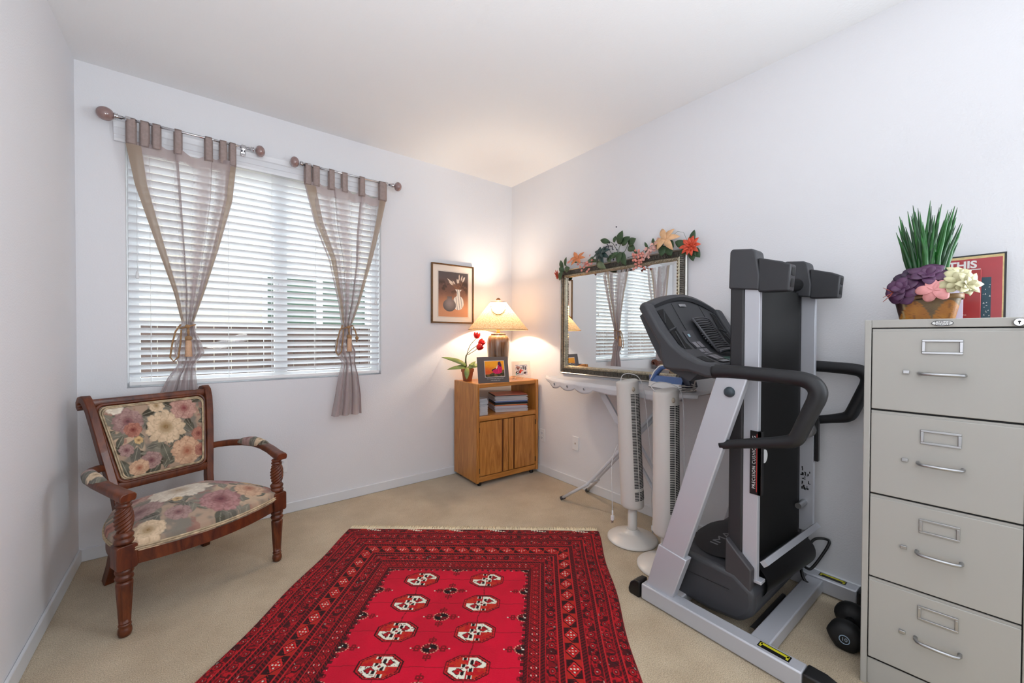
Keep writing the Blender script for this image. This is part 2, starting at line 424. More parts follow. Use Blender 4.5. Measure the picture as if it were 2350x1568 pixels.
# rods ------------------------------------------------------------------
M_tab = mat('taupe_organza_doubled', (150, 133, 128), 0.5, var=.12, vscale=60, bump=.2, bscale=400)
M_finial = mat('rose_brown_glass', (140, 112, 108), 0.12, spec=.8, coat=.6)
YR, ZR = -0.082, 2.452
def rod(x0, x1, z, lab, egg):
    r = thing('curtain_rod', lab, 'curtain rod', ((x0+x1)/2, YR, z))
    obj('pole', MB().tube([(x0+.03, YR, z), (x1-.03, YR, z)], 0.0075, 12), M_chrome, r, smooth=True, world=True)
    for s, x in ((1, x0), (-1, x1)):
        f = obj('finial', MB().sphere((x-s*.006, YR, z), .038 if (egg and s > 0) else .028, .036, .036, 20, 14), M_finial, r, smooth=True, world=True)
        obj('collar', MB().tube([(x+s*.028, YR, z), (x+s*.034, YR, z), (x+s*.036, YR, z), (x+s*.044, YR, z), (x+s*.046, YR, z), (x+s*.06, YR, z)], [.014, .018, .012, .016, .010, .010], 14), M_chrome, f, smooth=True, world=True)
        xb = x+s*.085
        b = MB().box(xb-.011, xb+.011, YR-.010, YR+.012, z-.013, z+.012).box(xb-.004, xb+.004, YR+.012, -.003, z-.018, z-.004).box(xb-.013, xb+.013, -.0505, -.0465, z-.045, z+.005)
        b.box(xb-.005, xb+.005, -.052, -.046, z-.035, z-.02)
        obj('bracket', b, M_chrome, r, world=True, bevel=.002)
    return r
rod(-2.865, -2.158, ZR+.003, 'chrome curtain rod with rose glass finials nearer the left wall', True)
rod(-1.945, -1.222, ZR-.012, 'chrome curtain rod with rose glass finials nearer the small framed picture', False)

# sheer curtains ----------------------------------------------------------
def sheer(name, rgb, dens, tcol=(1, 1, 1)):
    m = bpy.data.materials.new(name); m.use_nodes = True; n, l = nodes(m)
    for x in list(n): n.remove(x)
    o = n.new('ShaderNodeOutputMaterial'); t = n.new('ShaderNodeBsdfTransparent'); t.inputs[0].default_value = (*tcol, 1)
    d = n.new('ShaderNodeBsdfPrincipled'); d.inputs['Base Color'].default_value = (*lin(rgb), 1); d.inputs['Roughness'].default_value = .42
    d.inputs['Sheen Weight'].default_value = .4; d.inputs['Specular IOR Level'].default_value = .6
    tr = n.new('ShaderNodeBsdfTranslucent'); tr.inputs[0].default_value = (*lin(rgb), 1)
    m1 = n.new('ShaderNodeMixShader'); m1.inputs[0].default_value = .45; l.new(d.outputs[0], m1.inputs[1]); l.new(tr.outputs[0], m1.inputs[2])
    at = n.new('ShaderNodeAttribute'); at.attribute_name = 'weave_cover'
    m2 = n.new('ShaderNodeMixShader')
    mu = n.new('ShaderNodeMath'); mu.operation = 'MULTIPLY'; mu.inputs[1].default_value = dens
    l.new(at.outputs['Fac'], mu.inputs[0]); l.new(mu.outputs[0], m2.inputs[0])
    l.new(t.outputs[0], m2.inputs[1]); l.new(m1.outputs[0], m2.inputs[2]); l.new(m2.outputs[0], o.inputs[0]); return m
M_sheer = sheer('sheer_organza', (188, 172, 172), 1.0)
M_hem = sheer('tan_organza_hem', (176, 156, 136), .86)
def interp(tab, t):
    for i in range(len(tab)-1):
        if t <= tab[i+1][0]:
            a, b = tab[i], tab[i+1]; k = (t-a[0])/(b[0]-a[0]); k = max(0, min(1, k))
            return [a[j]+(b[j]-a[j])*k for j in range(1, len(a))]
    return list(tab[-1][1:])
def curtain(lab, loc, edges, folds, tabs, seed, ztop):
    """edges: rows (z, xl, xr, ylift) from top to bottom; folds: phases across u"""
    root = thing('sheer_curtain', lab, 'curtain', loc, 0, 'tab-top sheer curtains')
    NU, NV = 150, 130
    zt = edges[0][0]; zb = edges[-1][0]; tab = [(zt-e[0], e[1], e[2], e[3]) for e in edges]
    def pos(u, v):
        d = v*(zt-zb); xl, xr, fy = interp(tab, d); z = zt-d
        k = sum(a*math.sin(2*PI*(f*u)+p) for a, f, p in folds)
        ovl = 0.55*math.sin(2*PI*3*u+seed)*1/(2*PI*3)*2.1 + .25*math.sin(2*PI*7*u+seed*2)/(2*PI*7)*2
        uu = u+ovl*math.sin(PI*u)**.4 if 0 < u < 1 else u
        x = xl+(xr-xl)*uu
        wid = abs(xr-xl)
        amp = 0.012+0.022*min(1, wid/.4)
        y = -0.075+amp*k*(.35+.65*min(1, v*4)) - fy
        if v < .10:
            sag = 0
            for a, b in zip(tabs[:-1], tabs[1:]):
                ca, cb = a[1], b[0]
                if ca < x < cb: sag = 0.25*(cb-ca)*math.sin(PI*(x-ca)/(cb-ca))
            z -= sag*(1-v/.10)
        return (x, y, z)
    mb = MB().grid(pos, NU, NV)
    def dens(u, v):
        b = .36
        e = min(u, 1-u)
        b += .42*(0.5+.5*math.sin(2*PI*4*u+seed*3+1.5*v))**3
        if e < .03: b = .8
        if v < .045: b = max(b, .85)
        b += .42*max(0, min(1, (v-.35)/.30))*(1 if v < .68 else .6)
        return min(.94, b)
    o = obj('drape', mb, M_sheer, root, smooth=True, world=True)
    a = o.data.attributes.new('weave_cover', 'FLOAT', 'POINT')
    a.data.foreach_set('value', [dens(i/NU, j/NV) for j in range(NV+1) for i in range(NU+1)])
    ti = next(i for i, e in enumerate(edges) if e[0] < 1.36); zt_, ztie = zt-.03, edges[ti][0]
    for s in (0, 1):
        def hem(u, v, s=s):
            z = zt_+(ztie-zt_)*v; xl, xr, fy = interp(tab, zt-z); w_ = (.052*(1-v)+.012) if s == 0 else (.038*(1-v)+.010)
            x = xl+w_*u if s == 0 else xr-w_*u
            return (x, -.096-.006*math.sin(PI*u)-fy+.012*math.sin(v*9+s*2)*(1-v), z)
        h_ = obj('side_hem', MB().grid(hem, 6, 60), M_hem, root, smooth=True, world=True)
        a = h_.data.attributes.new('weave_cover', 'FLOAT', 'POINT'); a.data.foreach_set('value', [1.0]*len(h_.data.vertices))
    for (xa, xb) in tabs:
        x2a, x2b = xa+.006, xb-.004
        def tf(u, v):
            th = v*2
            if v <= .5:  # front strap, from heading up over the pole
                t = v/.5; z = (ztop-.135)+(.135+.009)*t; y = -0.082-.0105
                if t > .9: y += .004*(t-.9)/.1
            else:
                t = (v-.5)/.5; z = (ztop+.009)-(.135+.009)*t; y = -0.082+.0105-.0015
            x = xa+(xb-xa)*u
            if v <= .5: x = x2a+(x2b-x2a)*u
            return (x, y, z)
        obj('tab', MB().grid(tf, 3, 24), M_tab, root, smooth=True, world=True, solid=.0012)
    return root
LT = [(-2.792, -2.745), (-2.735, -2.690), (-2.684, -2.640), (-2.587, -2.545), (-2.444, -2.400), (-2.371, -2.328), (-2.321, -2.281)]
curtain('grey taupe sheer curtain tied with a tassel above the floral armchair', (-2.53, -.08, .70),
        [(2.345, -2.795, -2.283, 0), (2.1, -2.755, -2.305, .0), (1.78, -2.668, -2.378, .004), (1.5, -2.590, -2.450, .008), (1.33, -2.556, -2.498, .008), (1.27, -2.56, -2.49, .01),
         (1.20, -2.588, -2.462, .020), (1.14, -2.59, -2.448, .022), (1.075, -2.572, -2.492, .01), (1.0, -2.62, -2.49, .01), (.9, -2.66, -2.48, .012), (.72, -2.66, -2.47, .012)],
        [(.9, 3, .4), (.55, 5, 1.2), (.3, 8, 2)], LT, 1.3, ZR+.003)
RT = [(-1.892, -1.846), (-1.842, -1.790), (-1.737, -1.690), (-1.648, -1.600), (-1.522, -1.474), (-1.372, -1.306)]
curtain('grey taupe sheer curtain tied with a tassel nearest the small framed picture', (-1.6, -.08, .66),
        [(2.33, -1.892, -1.308, 0), (2.05, -1.82, -1.375, 0), (1.8, -1.725, -1.435, .004), (1.5, -1.665, -1.52, .008), (1.34, -1.645, -1.575, .008), (1.28, -1.65, -1.57, .01),
         (1.2, -1.69, -1.575, .016), (1.13, -1.69, -1.545, .016), (1.05, -1.64, -1.55, .01), (.95, -1.665, -1.525, .012), (.8, -1.69, -1.505, .014), (.66, -1.715, -1.50, .014)],
        [(.9, 3, 2.1), (.5, 6, .2), (.3, 9, 1)], RT, 2.9, ZR-.012)
# tiebacks
M_rope = mat('gold_rope', (158, 122, 84), .7, bump=.6, bscale=300, var=.2, vscale=100)
M_tassel = mat('peach_tassel', (214, 172, 138), .6, bump=.5, bscale=350, var=.1, vscale=160)
def tieback(cx, z, w, lab, side):
    r = thing('tassel_tieback', lab, 'curtain tieback', (cx, -.1, z), 0, 'tassel tiebacks')
    yf = -.125
    pts = [(cx+w*math.cos(t), -.085-.035*math.sin(t), z+.012*math.cos(t)*1.0) for t in [2*PI*i/24 for i in range(25)]]
    mb = MB().tube(pts, .0045, 8)
    mb.tube([(cx-w*.9, -.11, z+.012), (cx-w-.02, -.118, z-.03), (cx-w-.035, -.12, z-.10), (cx-w-.045, -.12, z-.18), (cx-w-.03, -.12, z-.205), (cx-w-.008, -.12, z-.18), (cx-w+.002, -.12, z-.1), (cx-w+.006, -.118, z-.02)], .0045, 8)
    if side:
        mb.tube([(cx+w*.9, -.112, z+.005), (cx+w+.012, -.118, z-.03), (cx+w+.022, -.12, z-.075), (cx+w+.02, -.12, z-.11)], .0045, 8)
        mb.sphere((cx+w+.022, -.12, z-.08), .013, .011, .014, 10, 8)
    mb.sphere((cx, yf-.004, z), .014, .012, .012, 10, 8).tube([(cx, yf-.006, z), (cx+.006, yf-.006, z-.03), (cx+.004, yf-.006, z-.06)], .004, 8).tube([(cx+.004, yf-.006, z), (cx+.0, yf-.006, z-.03), (cx+.006, yf-.006, z-.06)], .004, 8)
    obj('rope', mb, M_rope, r, smooth=True, world=True)
    obj('tassel_head', MB().sphere((cx+.004, yf-.008, z-.070), .018, .018, .016, 14, 10, None), M_rope, r, smooth=True, world=True)
    obj('tassel_skirt', MB().lathe([(.012, 0), (.0145, -.01), (.015, -.06), (.0175, -.095), (.016, -.097)], (cx+.004, yf-.008, z-.082), 28, fn=lambda t, zz, q: q*(1+.05*math.cos(14*t))), M_tassel, r, smooth=True, world=True)
tieback(-2.527, 1.300, .035, 'gold rope tieback with peach tassel above the floral armchair', False)
tieback(-1.610, 1.312, .040, 'gold rope tieback with peach tassel nearest the small framed picture', True)

# outlets -----------------------------------------------------------------
def outlet(name, lab, cat, c, wall, duplex, group=None):
    root = thing(name, lab, cat, c, 0 if wall == 'b' else -PI/2, group)
    h, w_ = .0575, .035
    obj('cover_plate', MB().box(-w_, w_, -.006, 0, -h, h), M_white, root, bevel=.003)
    if duplex:
        for s in (-1, 1):
            f = obj('socket', MB().prism([(.017*math.cos(t)*1.0, s*.0205+.0135*math.sin(t)) for t in [2*PI*i/16 for i in range(16)]], 'y', -.0085, -.006), M_trim, root)
            obj('slots', MB().box(-.0075, -.0055, -.0092, -.0084, s*.0205-.002, s*.0205+.006).box(.0055, .0075, -.0092, -.0084, s*.0205-.002, s*.0205+.006).box(-.002, .002, -.0092, -.0084, s*.0205-.009, s*.0205-.005), M_dark, f)
    else:
        obj('jack', MB().box(-.006, .006, -.0085, -.006, -.007, .007), mat('beige_jack', (178, 160, 148), .5), root, bevel=.001)
    return root
outlet('wall_outlet', 'white outlet plate partly hidden behind the floral armchair right arm', 'wall outlet', (-2.025, 0, .345), 'b', True)
outlet('wall_outlet', 'white outlet plate beside the oak cabinet with lamp cord plugged in', 'wall outlet', (0, -.47, .345), 'r', True)
outlet('phone_jack_plate', 'small white wall plate with a single square jack under the ironing board', 'wall plate', (0, -.882, .357), 'r', False)
# ================================================================== RUG
def rug():
    TL = np.array([-1.681, -.547]); U = np.array([.782, -.624]); V = np.array([-.671, -.741])
    A0, A1, B1 = -.045, 1.550, 1.84
    root = thing('area_rug', 'crimson patterned wool rug with octagon medallions and pale fringe on the carpet', 'rug', (-1.7, -1.6, 0))
    bs = np.concatenate([np.arange(0, 1.20, .0031), np.arange(1.20, B1+.001, .012)])
    na = 500; as_ = np.linspace(A0, A1, na+1); nb = len(bs)
    AA, BB = np.meshgrid(as_, bs)
    # gentle waviness of the long edges
    edge = np.clip((np.abs(AA-.7525)-.55)/.25, 0, 1)**2*np.sign(AA-.7525)
    dA = edge*.006*np.sin(BB*11+1.0)
    X = TL[0]+U[0]*(AA+dA)+V[0]*BB; Y = TL[1]+U[1]*(AA+dA)+V[1]*BB
    Z = .0085+.0015*vnoise(AA.ravel()*6, BB.ravel()*6, 5).reshape(AA.shape)
    rim = np.minimum(np.minimum(AA-A0, A1-AA), BB); Z = np.where(rim < .004, .002, Z)
    vs = np.stack([X.ravel()-root.location.x, Y.ravel()-root.location.y, Z.ravel()], 1)
    me = bpy.data.meshes.new('pile'); W = na+1
    i = np.arange(nb-1)[:, None]*W+np.arange(na)[None, :]; i = i.ravel()
    f = np.stack([i, i+W, i+W+1, i+1], 1)
    me.vertices.add(len(vs)); me.vertices.foreach_set('co', vs.ravel())
    me.loops.add(f.size); me.loops.foreach_set('vertex_index', f.ravel().astype(np.int32))
    me.polygons.add(len(f)); me.polygons.foreach_set('loop_start', np.arange(0, f.size, 4, dtype=np.int32)); me.polygons.foreach_set('loop_total', np.full(len(f), 4, dtype=np.int32))
    me.update(); me.validate()
    me.polygons.foreach_set('use_smooth', [True]*len(me.polygons))
    me.materials.append(attr_mat('wool_pile', .9, .6, 500, sheen=.08, spec=.1))
    o = bpy.data.objects.new('pile', me); COL.objects.link(o); o.parent = root
    a = AA.ravel(); b = BB.ravel()
    CR = L3((202, 2, 44)); RED = L3((178, 12, 26)); DK = L3((44, 4, 8)); DR = L3((112, 6, 16)); OR = L3((186, 44, 22)); WH = L3((226, 226, 208)); BLK = L3((18, 5, 8)); BR = L3((214, 40, 44))
    c = np.repeat(CR, len(a), 0); c = mix(c, L3((176, 2, 36)), .55*sm(.35, .7, fbm(a*9, b*9, 3)))
    FX0, FX1, FY0 = .385, 1.120, .445
    def put(mask, col, op=1.0):
        nonlocal c
        mm = np.clip(mask.astype(float), 0, 1)[:, None]*op; c = c*(1-mm)+col*mm
    # medallion grid lines
    cols = [.582, .912]; rows = [.533+.1805*k for k in range(8)]
    for x in cols: put(np.abs(a-x-.003*np.sin(b*60)) < .0022, DK, .75)
    for y in rows: put(np.abs(b-y-.002*np.sin(a*50)) < .0016, DR, .8)
    for x in cols:
        for y in rows:
            dx = (a-x)/.086; dy = (b-y)/.060
            q = np.maximum(np.maximum(np.abs(dx), np.abs(dy)), (np.abs(dx)+np.abs(dy))*.70)
            put(q < 1.0, DK); put(q < .93, RED); put(q < .87, DK); put(q < .82, OR)
            ins = q < .80
            put(ins & (fbm(a*70, b*70, 9) > .52), RED)
            wq = ins & ((dx*dy) < 0)     # two pale quarters
            put(wq, WH)
            for sx, sy in ((.36, -.30), (-.36, .30)):
                dd = np.abs(dx-sx)/.24+np.abs(dy-sy)/.26
                put(wq & (dd < 1), RED); put(wq & (np.abs(dd-1) < .12), DK); put(wq & (dd < .3), DR)
            put(wq & (vnoise(a*190, b*230, 4) > .82), DR)
            zz = dy+.55*dx*1.0
            z2 = np.abs(dx-.16*np.sign(np.sin(dy*11)))
            put(ins & (z2 < .07), BLK); put(ins & (np.abs(z2-.10) < .022), WH)
            cc = np.abs(dx)/.16+np.abs(dy)/.2; put(cc < 1, RED); put(np.abs(cc-.85) < .2, WH); put(cc < .35, DK)
            put((q > .84) & (q < .93) & (np.sin(np.arctan2(dy, dx)*24) > .6), BR, .6)
    # small cross motifs between
    def motif(x, y, clipmask=None):
        dx = (a-x); dy = (b-y); g = np.ones(len(a), bool) if clipmask is None else clipmask
        arm = ((np.abs(dy) < .004) & (np.abs(dx) < .074)) | ((np.abs(dx) < .004) & (np.abs(dy) < .062))
        for s in (.045, .060):
            arm |= (np.abs(np.abs(dx)-s) < .003) & (np.abs(dy) < .014); arm |= (np.abs(np.abs(dy)-s*.82) < .003) & (np.abs(dx) < .015)
        arm |= (np.abs(np.abs(dx)-.052) < .008) & (np.abs(np.abs(dy)-.012) < .003); arm |= (np.abs(np.abs(dy)-.044) < .007) & (np.abs(np.abs(dx)-.013) < .003)
        put(g & arm, DR, .95)
        e = (dx/.034)**2+(dy/.025)**2
        put(g & (e < 1.15), DR); th = np.arctan2(dy*1.3, dx)
        put(g & (np.abs(e-.95) < .16) & (np.sin(th*16) > -.1), L3((228, 150, 130))); put(g & (e < .70), BLK); put(g & (e < .6) & (np.sin(th*2) > .2), DR)
        put(g & (np.abs(dx) < .004) & (np.abs(dy) < .0035), WH)
        put(g & (np.abs(np.abs(dx)-.076) < .003) & (np.abs(dy) < .003), WH, .7)
    infield = (a > FX0) & (a < FX1) & (b > FY0)
    for k in range(-1, 8):
        y = .6235+.1805*k
        motif(.747, y, infield); motif(FX0+.004, y, infield); motif(FX1-.004, y, infield)
    # borders -------------------------------------------------------------
    t = np.maximum(np.maximum(FX0-a, a-FX1), (FY0-b)*.98); along = np.where((FX0-a == t) | (a-FX1 == t), b, a)
    out = t > 0
    ed = (t > -.011) & (t <= 0) & infield
    put(ed & (np.sin(along*2*PI/.030) > .15), DK, .9); put(ed & (np.abs(t+.012) < .0025) & (np.sin(along*2*PI/.060) > .97), WH)
    put(out, np.where(fbm(a*14, b*14, 8)[:, None] > .5, RED, L3((160, 8, 22))))
    def band(t0, t1, kind):
        m = out & (t >= t0) & (t < t1); w_ = t1-t0; q = (t-(t0+t1)/2)/w_*2
        if kind == 'line':
            put(m, DK)
        elif kind == 'braid':
            put(m, DR); put(m & (((along/.0145+q*.55) % 1) < .5), BLK, .92); put(m & (np.abs(np.abs(q)-.95) < .09), BR, .8)
        elif kind == 'diamond':
            p = .034; s = (along/p) % 1-.5; dd = np.abs(s)*2+np.abs(q)
            put(m, DR, .7); put(m & (dd < .95), RED); put(m & (np.abs(dd-.95) < .13), BLK, .85); put(m & (np.abs(dd-.4) < .12), DK, .8); put(m & (dd < .2), BR)
            put(m & (np.abs(np.abs(q)-.9) < .12) & (np.sin(along*2*PI/.017) > .2), BLK, .8)
            put(m & (np.abs(s) < .06) & (np.abs(np.abs(q)-.5) < .08) & (vnoise(along*60, q*0, 3) > .6), WH, .8)
        elif kind == 'big':
            p = .086; k = np.floor(along/p); s = (along/p) % 1-.5; dd = np.abs(s)*1.25*2*.9+np.abs(q)*.95
            put(m, DR, .5); put(m & (dd < .98), L3((190, 26, 22))); put(m & (np.abs(dd-.98) < .09), BLK); put(m & (np.abs(dd-.78) < .05), BR)
            put(m & (np.abs(dd-.55) < .07), DR)
            put(m & (dd > 1.1) & ((s*q) > 0), BLK, .93); put(m & (dd > 1.1) & ((s*q) <= 0), OR, .55)
            for sx, sy in ((0, 0), (.17, 0), (-.17, 0), (0, .42), (0, -.42)):
                put(m & (np.abs(s-sx) < .032) & (np.abs(q-sy) < .09), WH, .9)
        elif kind == 'flor':
            n1 = vnoise(along*70, t*70, 21); n2 = vnoise(along*120, t*120, 5)
            put(m & (n1 > .56), BLK, .85); put(m & (n1 < .34), DR, .9); put(m & (n2 > .93), WH, .40)
            p = .062; s = (along/p) % 1-.5; dd = (s/.28)**2+(q/.62)**2
            put(m & (dd < 1), RED); put(m & (np.abs(dd-1) < .22), BLK, .85); put(m & (dd < .35), DR); put(m & (dd < .03), WH, .7)
            hook = np.abs(q-np.sin(along*2*PI/p+1.2)*.75); put(m & (hook < .13) & (dd > 1.1), BLK, .85)
    for t0, t1, k in ((0, .004, 'line'), (.004, .018, 'braid'), (.020, .060, 'diamond'), (.062, .084, 'braid'), (.088, .133, 'flor'), (.135, .160, 'braid'), (.163, .222, 'big'), (.225, .250, 'braid'),
                      (.254, .298, 'flor'), (.300, .319, 'braid'), (.322, .366, 'flor'), (.367, .383, 'braid'), (.386, .424, 'flor'), (.424, .428, 'line')):
        band(t0, t1, k)
    # end panel at the fringe side
    endp = b < .030; put(endp, DR); put(endp & (vnoise(a*60, b*60, 2) > .6), BLK, .8); put(endp & (vnoise(a*45, b*50, 7) > .68), OR, .7)
    for k in range(6):
        x0 = .075+.262*k; dx = a-x0; line = np.abs(b-(.005+.28*dx)) < .0022; inr = (dx > -.01) & (dx < .10) & (b < .030)
        put(inr & line, WH); put(inr & (np.sin(dx*2*PI/.017) > .3) & (np.abs(b-(.005+.28*dx)) < .010), WH, .95)
    put(b < .0035, L3((190, 60, 48)))
    # darker abrash patches along the right and left borders: worn pile
    put(out, DK, .0)
    att = me.color_attributes.new('pattern', 'FLOAT_COLOR', 'POINT'); colr = np.ones((len(a), 4)); colr[:, :3] = np.clip(c, 0, 1); att.data.foreach_set('color', colr.ravel())
    R = random.Random(5); fb = MB()
    def wp(aa, bb_, z): p = TL+U*aa+V*bb_; return (p[0], p[1], z)
    x = A0+.004
    while x < A1-.004:
        L = R.uniform(.038, .060); s = R.uniform(-.014, .014)
        fb.tube([wp(x, .002, .008), wp(x+s*.3, -L*.5, .009), wp(x+s, -L, .004)], [.0020, .0018, .0010], 5); x += R.uniform(.0028, .0045)
    obj('fringe', fb, mat('cream_fringe', (238, 224, 192), .9, var=.1), root, smooth=True, world=True, stuff=True)
rug()

# ================================================================== ARMCHAIR
def rose(c, x, y, fx, fy, R, n, cols, seed, rag=.1):
    """woven flower: layered petals; cols=(core, mid, edge, line)"""
    dx = x-fx; dy = y-fy; r = np.hypot(dx, dy)/R; th = np.arctan2(dy, dx)
    core, mid, edge, ln = [L3(q) for q in cols]
    for k in range(5):
        s = 1-.19*k; ph = seed*1.7+k*.9; nn = max(3, n-2*k)
        bd = s*(1-rag+rag*np.abs(np.cos(nn*th/2+ph))**.6+.34*(fbm(np.cos(th)*4+5+k+r, np.sin(th)*4+5, seed+k)-.5)); u_ = r/bd+.10*(fbm(x*60, y*60, seed+k)-.5)
        al = sm(1.04, .96, u_)[:, None]; pet = np.abs(np.cos(nn*th/2+ph))
        col = mix(np.repeat(mid, len(x), 0), edge, sm(.35, 1.0, u_)); col = mix(col, core, sm(.55, .1, r)*.8)
        col = mix(col, ln, sm(.30, .05, pet)*.38+sm(.80, 1.0, u_)*.34*(fbm(x*90, y*90, k+seed) > .42)); col = mix(col, mid*.72, sm(.45, .68, fbm(x*55+k, y*40, seed+2*k))*.45)
        c = c*(1-al)+col*al
    c = np.where((r < .11)[:, None], mix(np.repeat(core, len(x), 0), ln, (vnoise(x*400, y*400, 3) > .5)*1.0), c)
    return c
def tapestry(x, y, flowers, seed):
    n1 = fbm(x*14, y*14, seed); n2 = fbm(x*32, y*24, seed+3); n3 = fbm(x*9+3, y*9, seed+8)
    c = mix(np.repeat(L3((174, 148, 126)), len(x), 0), L3((128, 120, 108)), sm(.42, .6, n1))
    c = mix(c, L3((206, 178, 148)), sm(.55, .7, n3)*.7)
    c = mix(c, L3((150, 100, 90)), sm(.60, .68, n2)*.65)
    R = random.Random(seed)
    for k in range(80):
        lx, ly = R.uniform(x.min(), x.max()), R.uniform(y.min(), y.max()); an = R.uniform(0, PI); L = R.uniform(.025, .05); W = L*R.uniform(.35, .55)
        dx = (x-lx)*math.cos(an)+(y-ly)*math.sin(an); dy = -(x-lx)*math.sin(an)+(y-ly)*math.cos(an)
        e = (np.abs(dx)/L)**1.6+(np.abs(dy)/W)**1.3
        col = [(84, 82, 68), (98, 94, 84), (66, 60, 46), (120, 114, 100)][k % 4]
        cc = mix(np.repeat(L3(col), len(x), 0), L3((150, 145, 128)), (np.abs(dy) < .0016)*.7+.35*sm(.45, .8, n2))
        c = mix(c, 0, 0) if False else c*(1-sm(1.12, .88, e)[:, None])+cc*sm(1.12, .88, e)[:, None]
    for f in flowers: c = rose(c, x, y, *f)
    return c
CREAM = ((142, 114, 70), (212, 182, 146), (224, 200, 168), (158, 124, 90))
PINK = ((136, 66, 68), (180, 128, 116), (204, 164, 148), (118, 68, 66))
MAUVE = ((116, 66, 70), (150, 112, 110), (176, 144, 136), (100, 68, 68))
PEACH = ((166, 96, 70), (206, 158, 126), (216, 180, 148), (150, 96, 74))
RUST = ((120, 50, 42), (158, 92, 78), (186, 130, 110), (104, 50, 44))
GOLD = ((120, 80, 40), (206, 166, 110), (216, 184, 134), (150, 110, 66))
WHT = ((168, 140, 106), (226, 212, 190), (234, 224, 206), (186, 164, 138))
BURG = ((104, 40, 48), (150, 88, 90), (184, 138, 134), (96, 44, 50))
M_mah = wood('mahogany', (62, 24, 10), (112, 54, 24), (10, 10, 3), .40, .08, 1.0)
M_mah_dark = mat('mahogany_groove', (40, 18, 10), .5)
M_tap = attr_mat('floral_tapestry', .85, .5, 700, sheen=.2)
M_piping = mat('mottled_piping', (182, 162, 132), .8, var=.4, vscale=40)
def armchair():
    ang = math.radians(23.5)
    root = thing('armchair', 'carved mahogany armchair with floral tapestry seat and back under the window', 'armchair', (-2.43, -.77, 0), ang)
    for s in (-1, 1):
        cx = .318*s
        flute = lambda t, z, r: r*(1-.10*max(0, math.cos(8*t))**3)
        leg = MB().lathe([(.014, 0), (.020, .004), (.0235, .018), (.022, .034), (.018, .040), (.0215, .046), (.0215, .050), (.0165, .056)], (cx, 0, 0), 28)
        leg.lathe([(.0185, .054), (.0195, .060)]+[(.0195+.0085*k/10, .060+.163*k/10) for k in range(11)]+[(.026, .228), (.019, .234)], (cx, 0, 0), 48, fn=lambda t, z, r: r*(1-.13*max(0, math.cos(8*t))**4) if .07 < z < .215 else r)
        leg.lathe([(.019, .232), (.0275, .238), (.031, .247), (.0275, .256), (.022, .260), (.029, .265), (.031, .273), (.029, .281), (.024, .287)], (cx, 0, 0), 28)
        obj('leg', leg, M_mah, root, smooth=True)
        blk = MB().prism([(cx-.034, .292), (cx-.028, .285), (cx+.028, .285), (cx+.034, .292), (cx+.034, .378), (cx+.028, .385), (cx-.028, .385), (cx-.034, .378)], 'y', -.034, .034)
        obj('corner_block', blk, M_mah, root, bevel=.003)
        post = MB().lathe([(.020, .383), (.030, .388), (.033, .398), (.029, .406), (.025, .409), (.031, .415), (.032, .424), (.026, .432), (.020, .438)], (cx, 0, 0), 28)
        pr = [(.021, .434)]+[(.0215+.0085*math.sin(PI*k/110)**.8, .436+.100*k/110) for k in range(111)]+[(.018, .540)]
        post.lathe(pr, (cx, 0, 0), 100, fn=lambda t, z, r: r*(1+.085*math.cos(7*t-(z-.43)*370)))
        post.lathe([(.018, .536), (.026, .541), (.027, .547), (.020, .552), (.024, .556), (.026, .562), (.020, .568)], (cx, 0, 0), 28)
        obj('arm_post', post, M_mah, root, smooth=True)
        # rear leg: splayed backwards
        rl = MB().sweep([(.19*s, .445, .40), (.195*s, .458, .30), (.20*s, .475, .20), (.205*s, .51, .09), (.212*s, .548, 0)], [(-.018, -.024), (.018, -.024), (.018, .024), (-.018, .024)], up=(0, 1, 0))
        obj('leg', rl, M_mah, root, bevel=.003)
        # back post with scroll
        pts = [(.196*s, .452, .37), (.200*s, .470, .44), (.215*s, .500, .55), (.232*s, .535, .68), (.245*s, .566, .79), (.254*s, .594, .87), (.259*s, .618, .908), (.261*s, .642, .925), (.262*s, .664, .922), (.262*s, .680, .905), (.262*s, .680, .886), (.262*s, .667, .875), (.262*s, .654, .880)]
        k = [(1, 1)]*7+[(1.1, .8), (1.2, .7), (1.25, .6), (1.25, .5), (1.25, .4), (1.2, .3)]
        obj('back_post', MB().sweep(pts, [(-.017, -.023), (.017, -.023), (.017, .023), (-.017, .023)], side=(1, 0, 0), scale=k), M_mah, root, bevel=.004, smooth=True, auto=50)
        # arm
        ap = []
        ctrl = [(.228, .520, .588), (.262, .485, .598), (.300, .425, .606), (.330, .345, .613), (.345, .260, .616), (.346, .175, .612), (.338, .090, .602), (.326, .015, .591), (.318, -.048, .584)]
        for q in ctrl: ap.append((q[0]*s, q[1], q[2]))
        sec = [(-.022, -.016), (.022, -.016), (.026, -.006), (.026, .006), (.019, .017), (0, .020), (-.019, .017), (-.026, .006), (-.026, -.006)]
        sc = [(.62, .95), (.66, .95), (.74, 1), (.86, 1.05), (.98, 1.05), (1.02, 1), (1.02, .95), (1.05, 1), (1.1, 1.05)]
        obj('arm', MB().sweep(ap, sec, scale=sc), M_mah, root, bevel=.004, smooth=True, auto=60)
        # arm pad
        def pad(u, v):
            i = 2.6+3.0*v; a = int(i); fr_ = i-a; p = Vector(ap[a])*(1-fr_)+Vector(ap[min(a+1, 8)])*fr_
            t = (Vector(ap[min(a+1, 8)])-Vector(ap[a])).normalized(); S = t.cross(Vector((0, 0, 1))).normalized()
            th = PI*(u-.5)*1.35; e = max(.02, math.sin(PI*v))**.35
            return p+S*(.0275*math.sin(th)*(.6+.4*e))+Vector((0, 0, .004+.032*math.cos(th)*e))
        pd = obj('arm_pad', MB().grid(pad, 30, 44), M_tap, root, smooth=True)
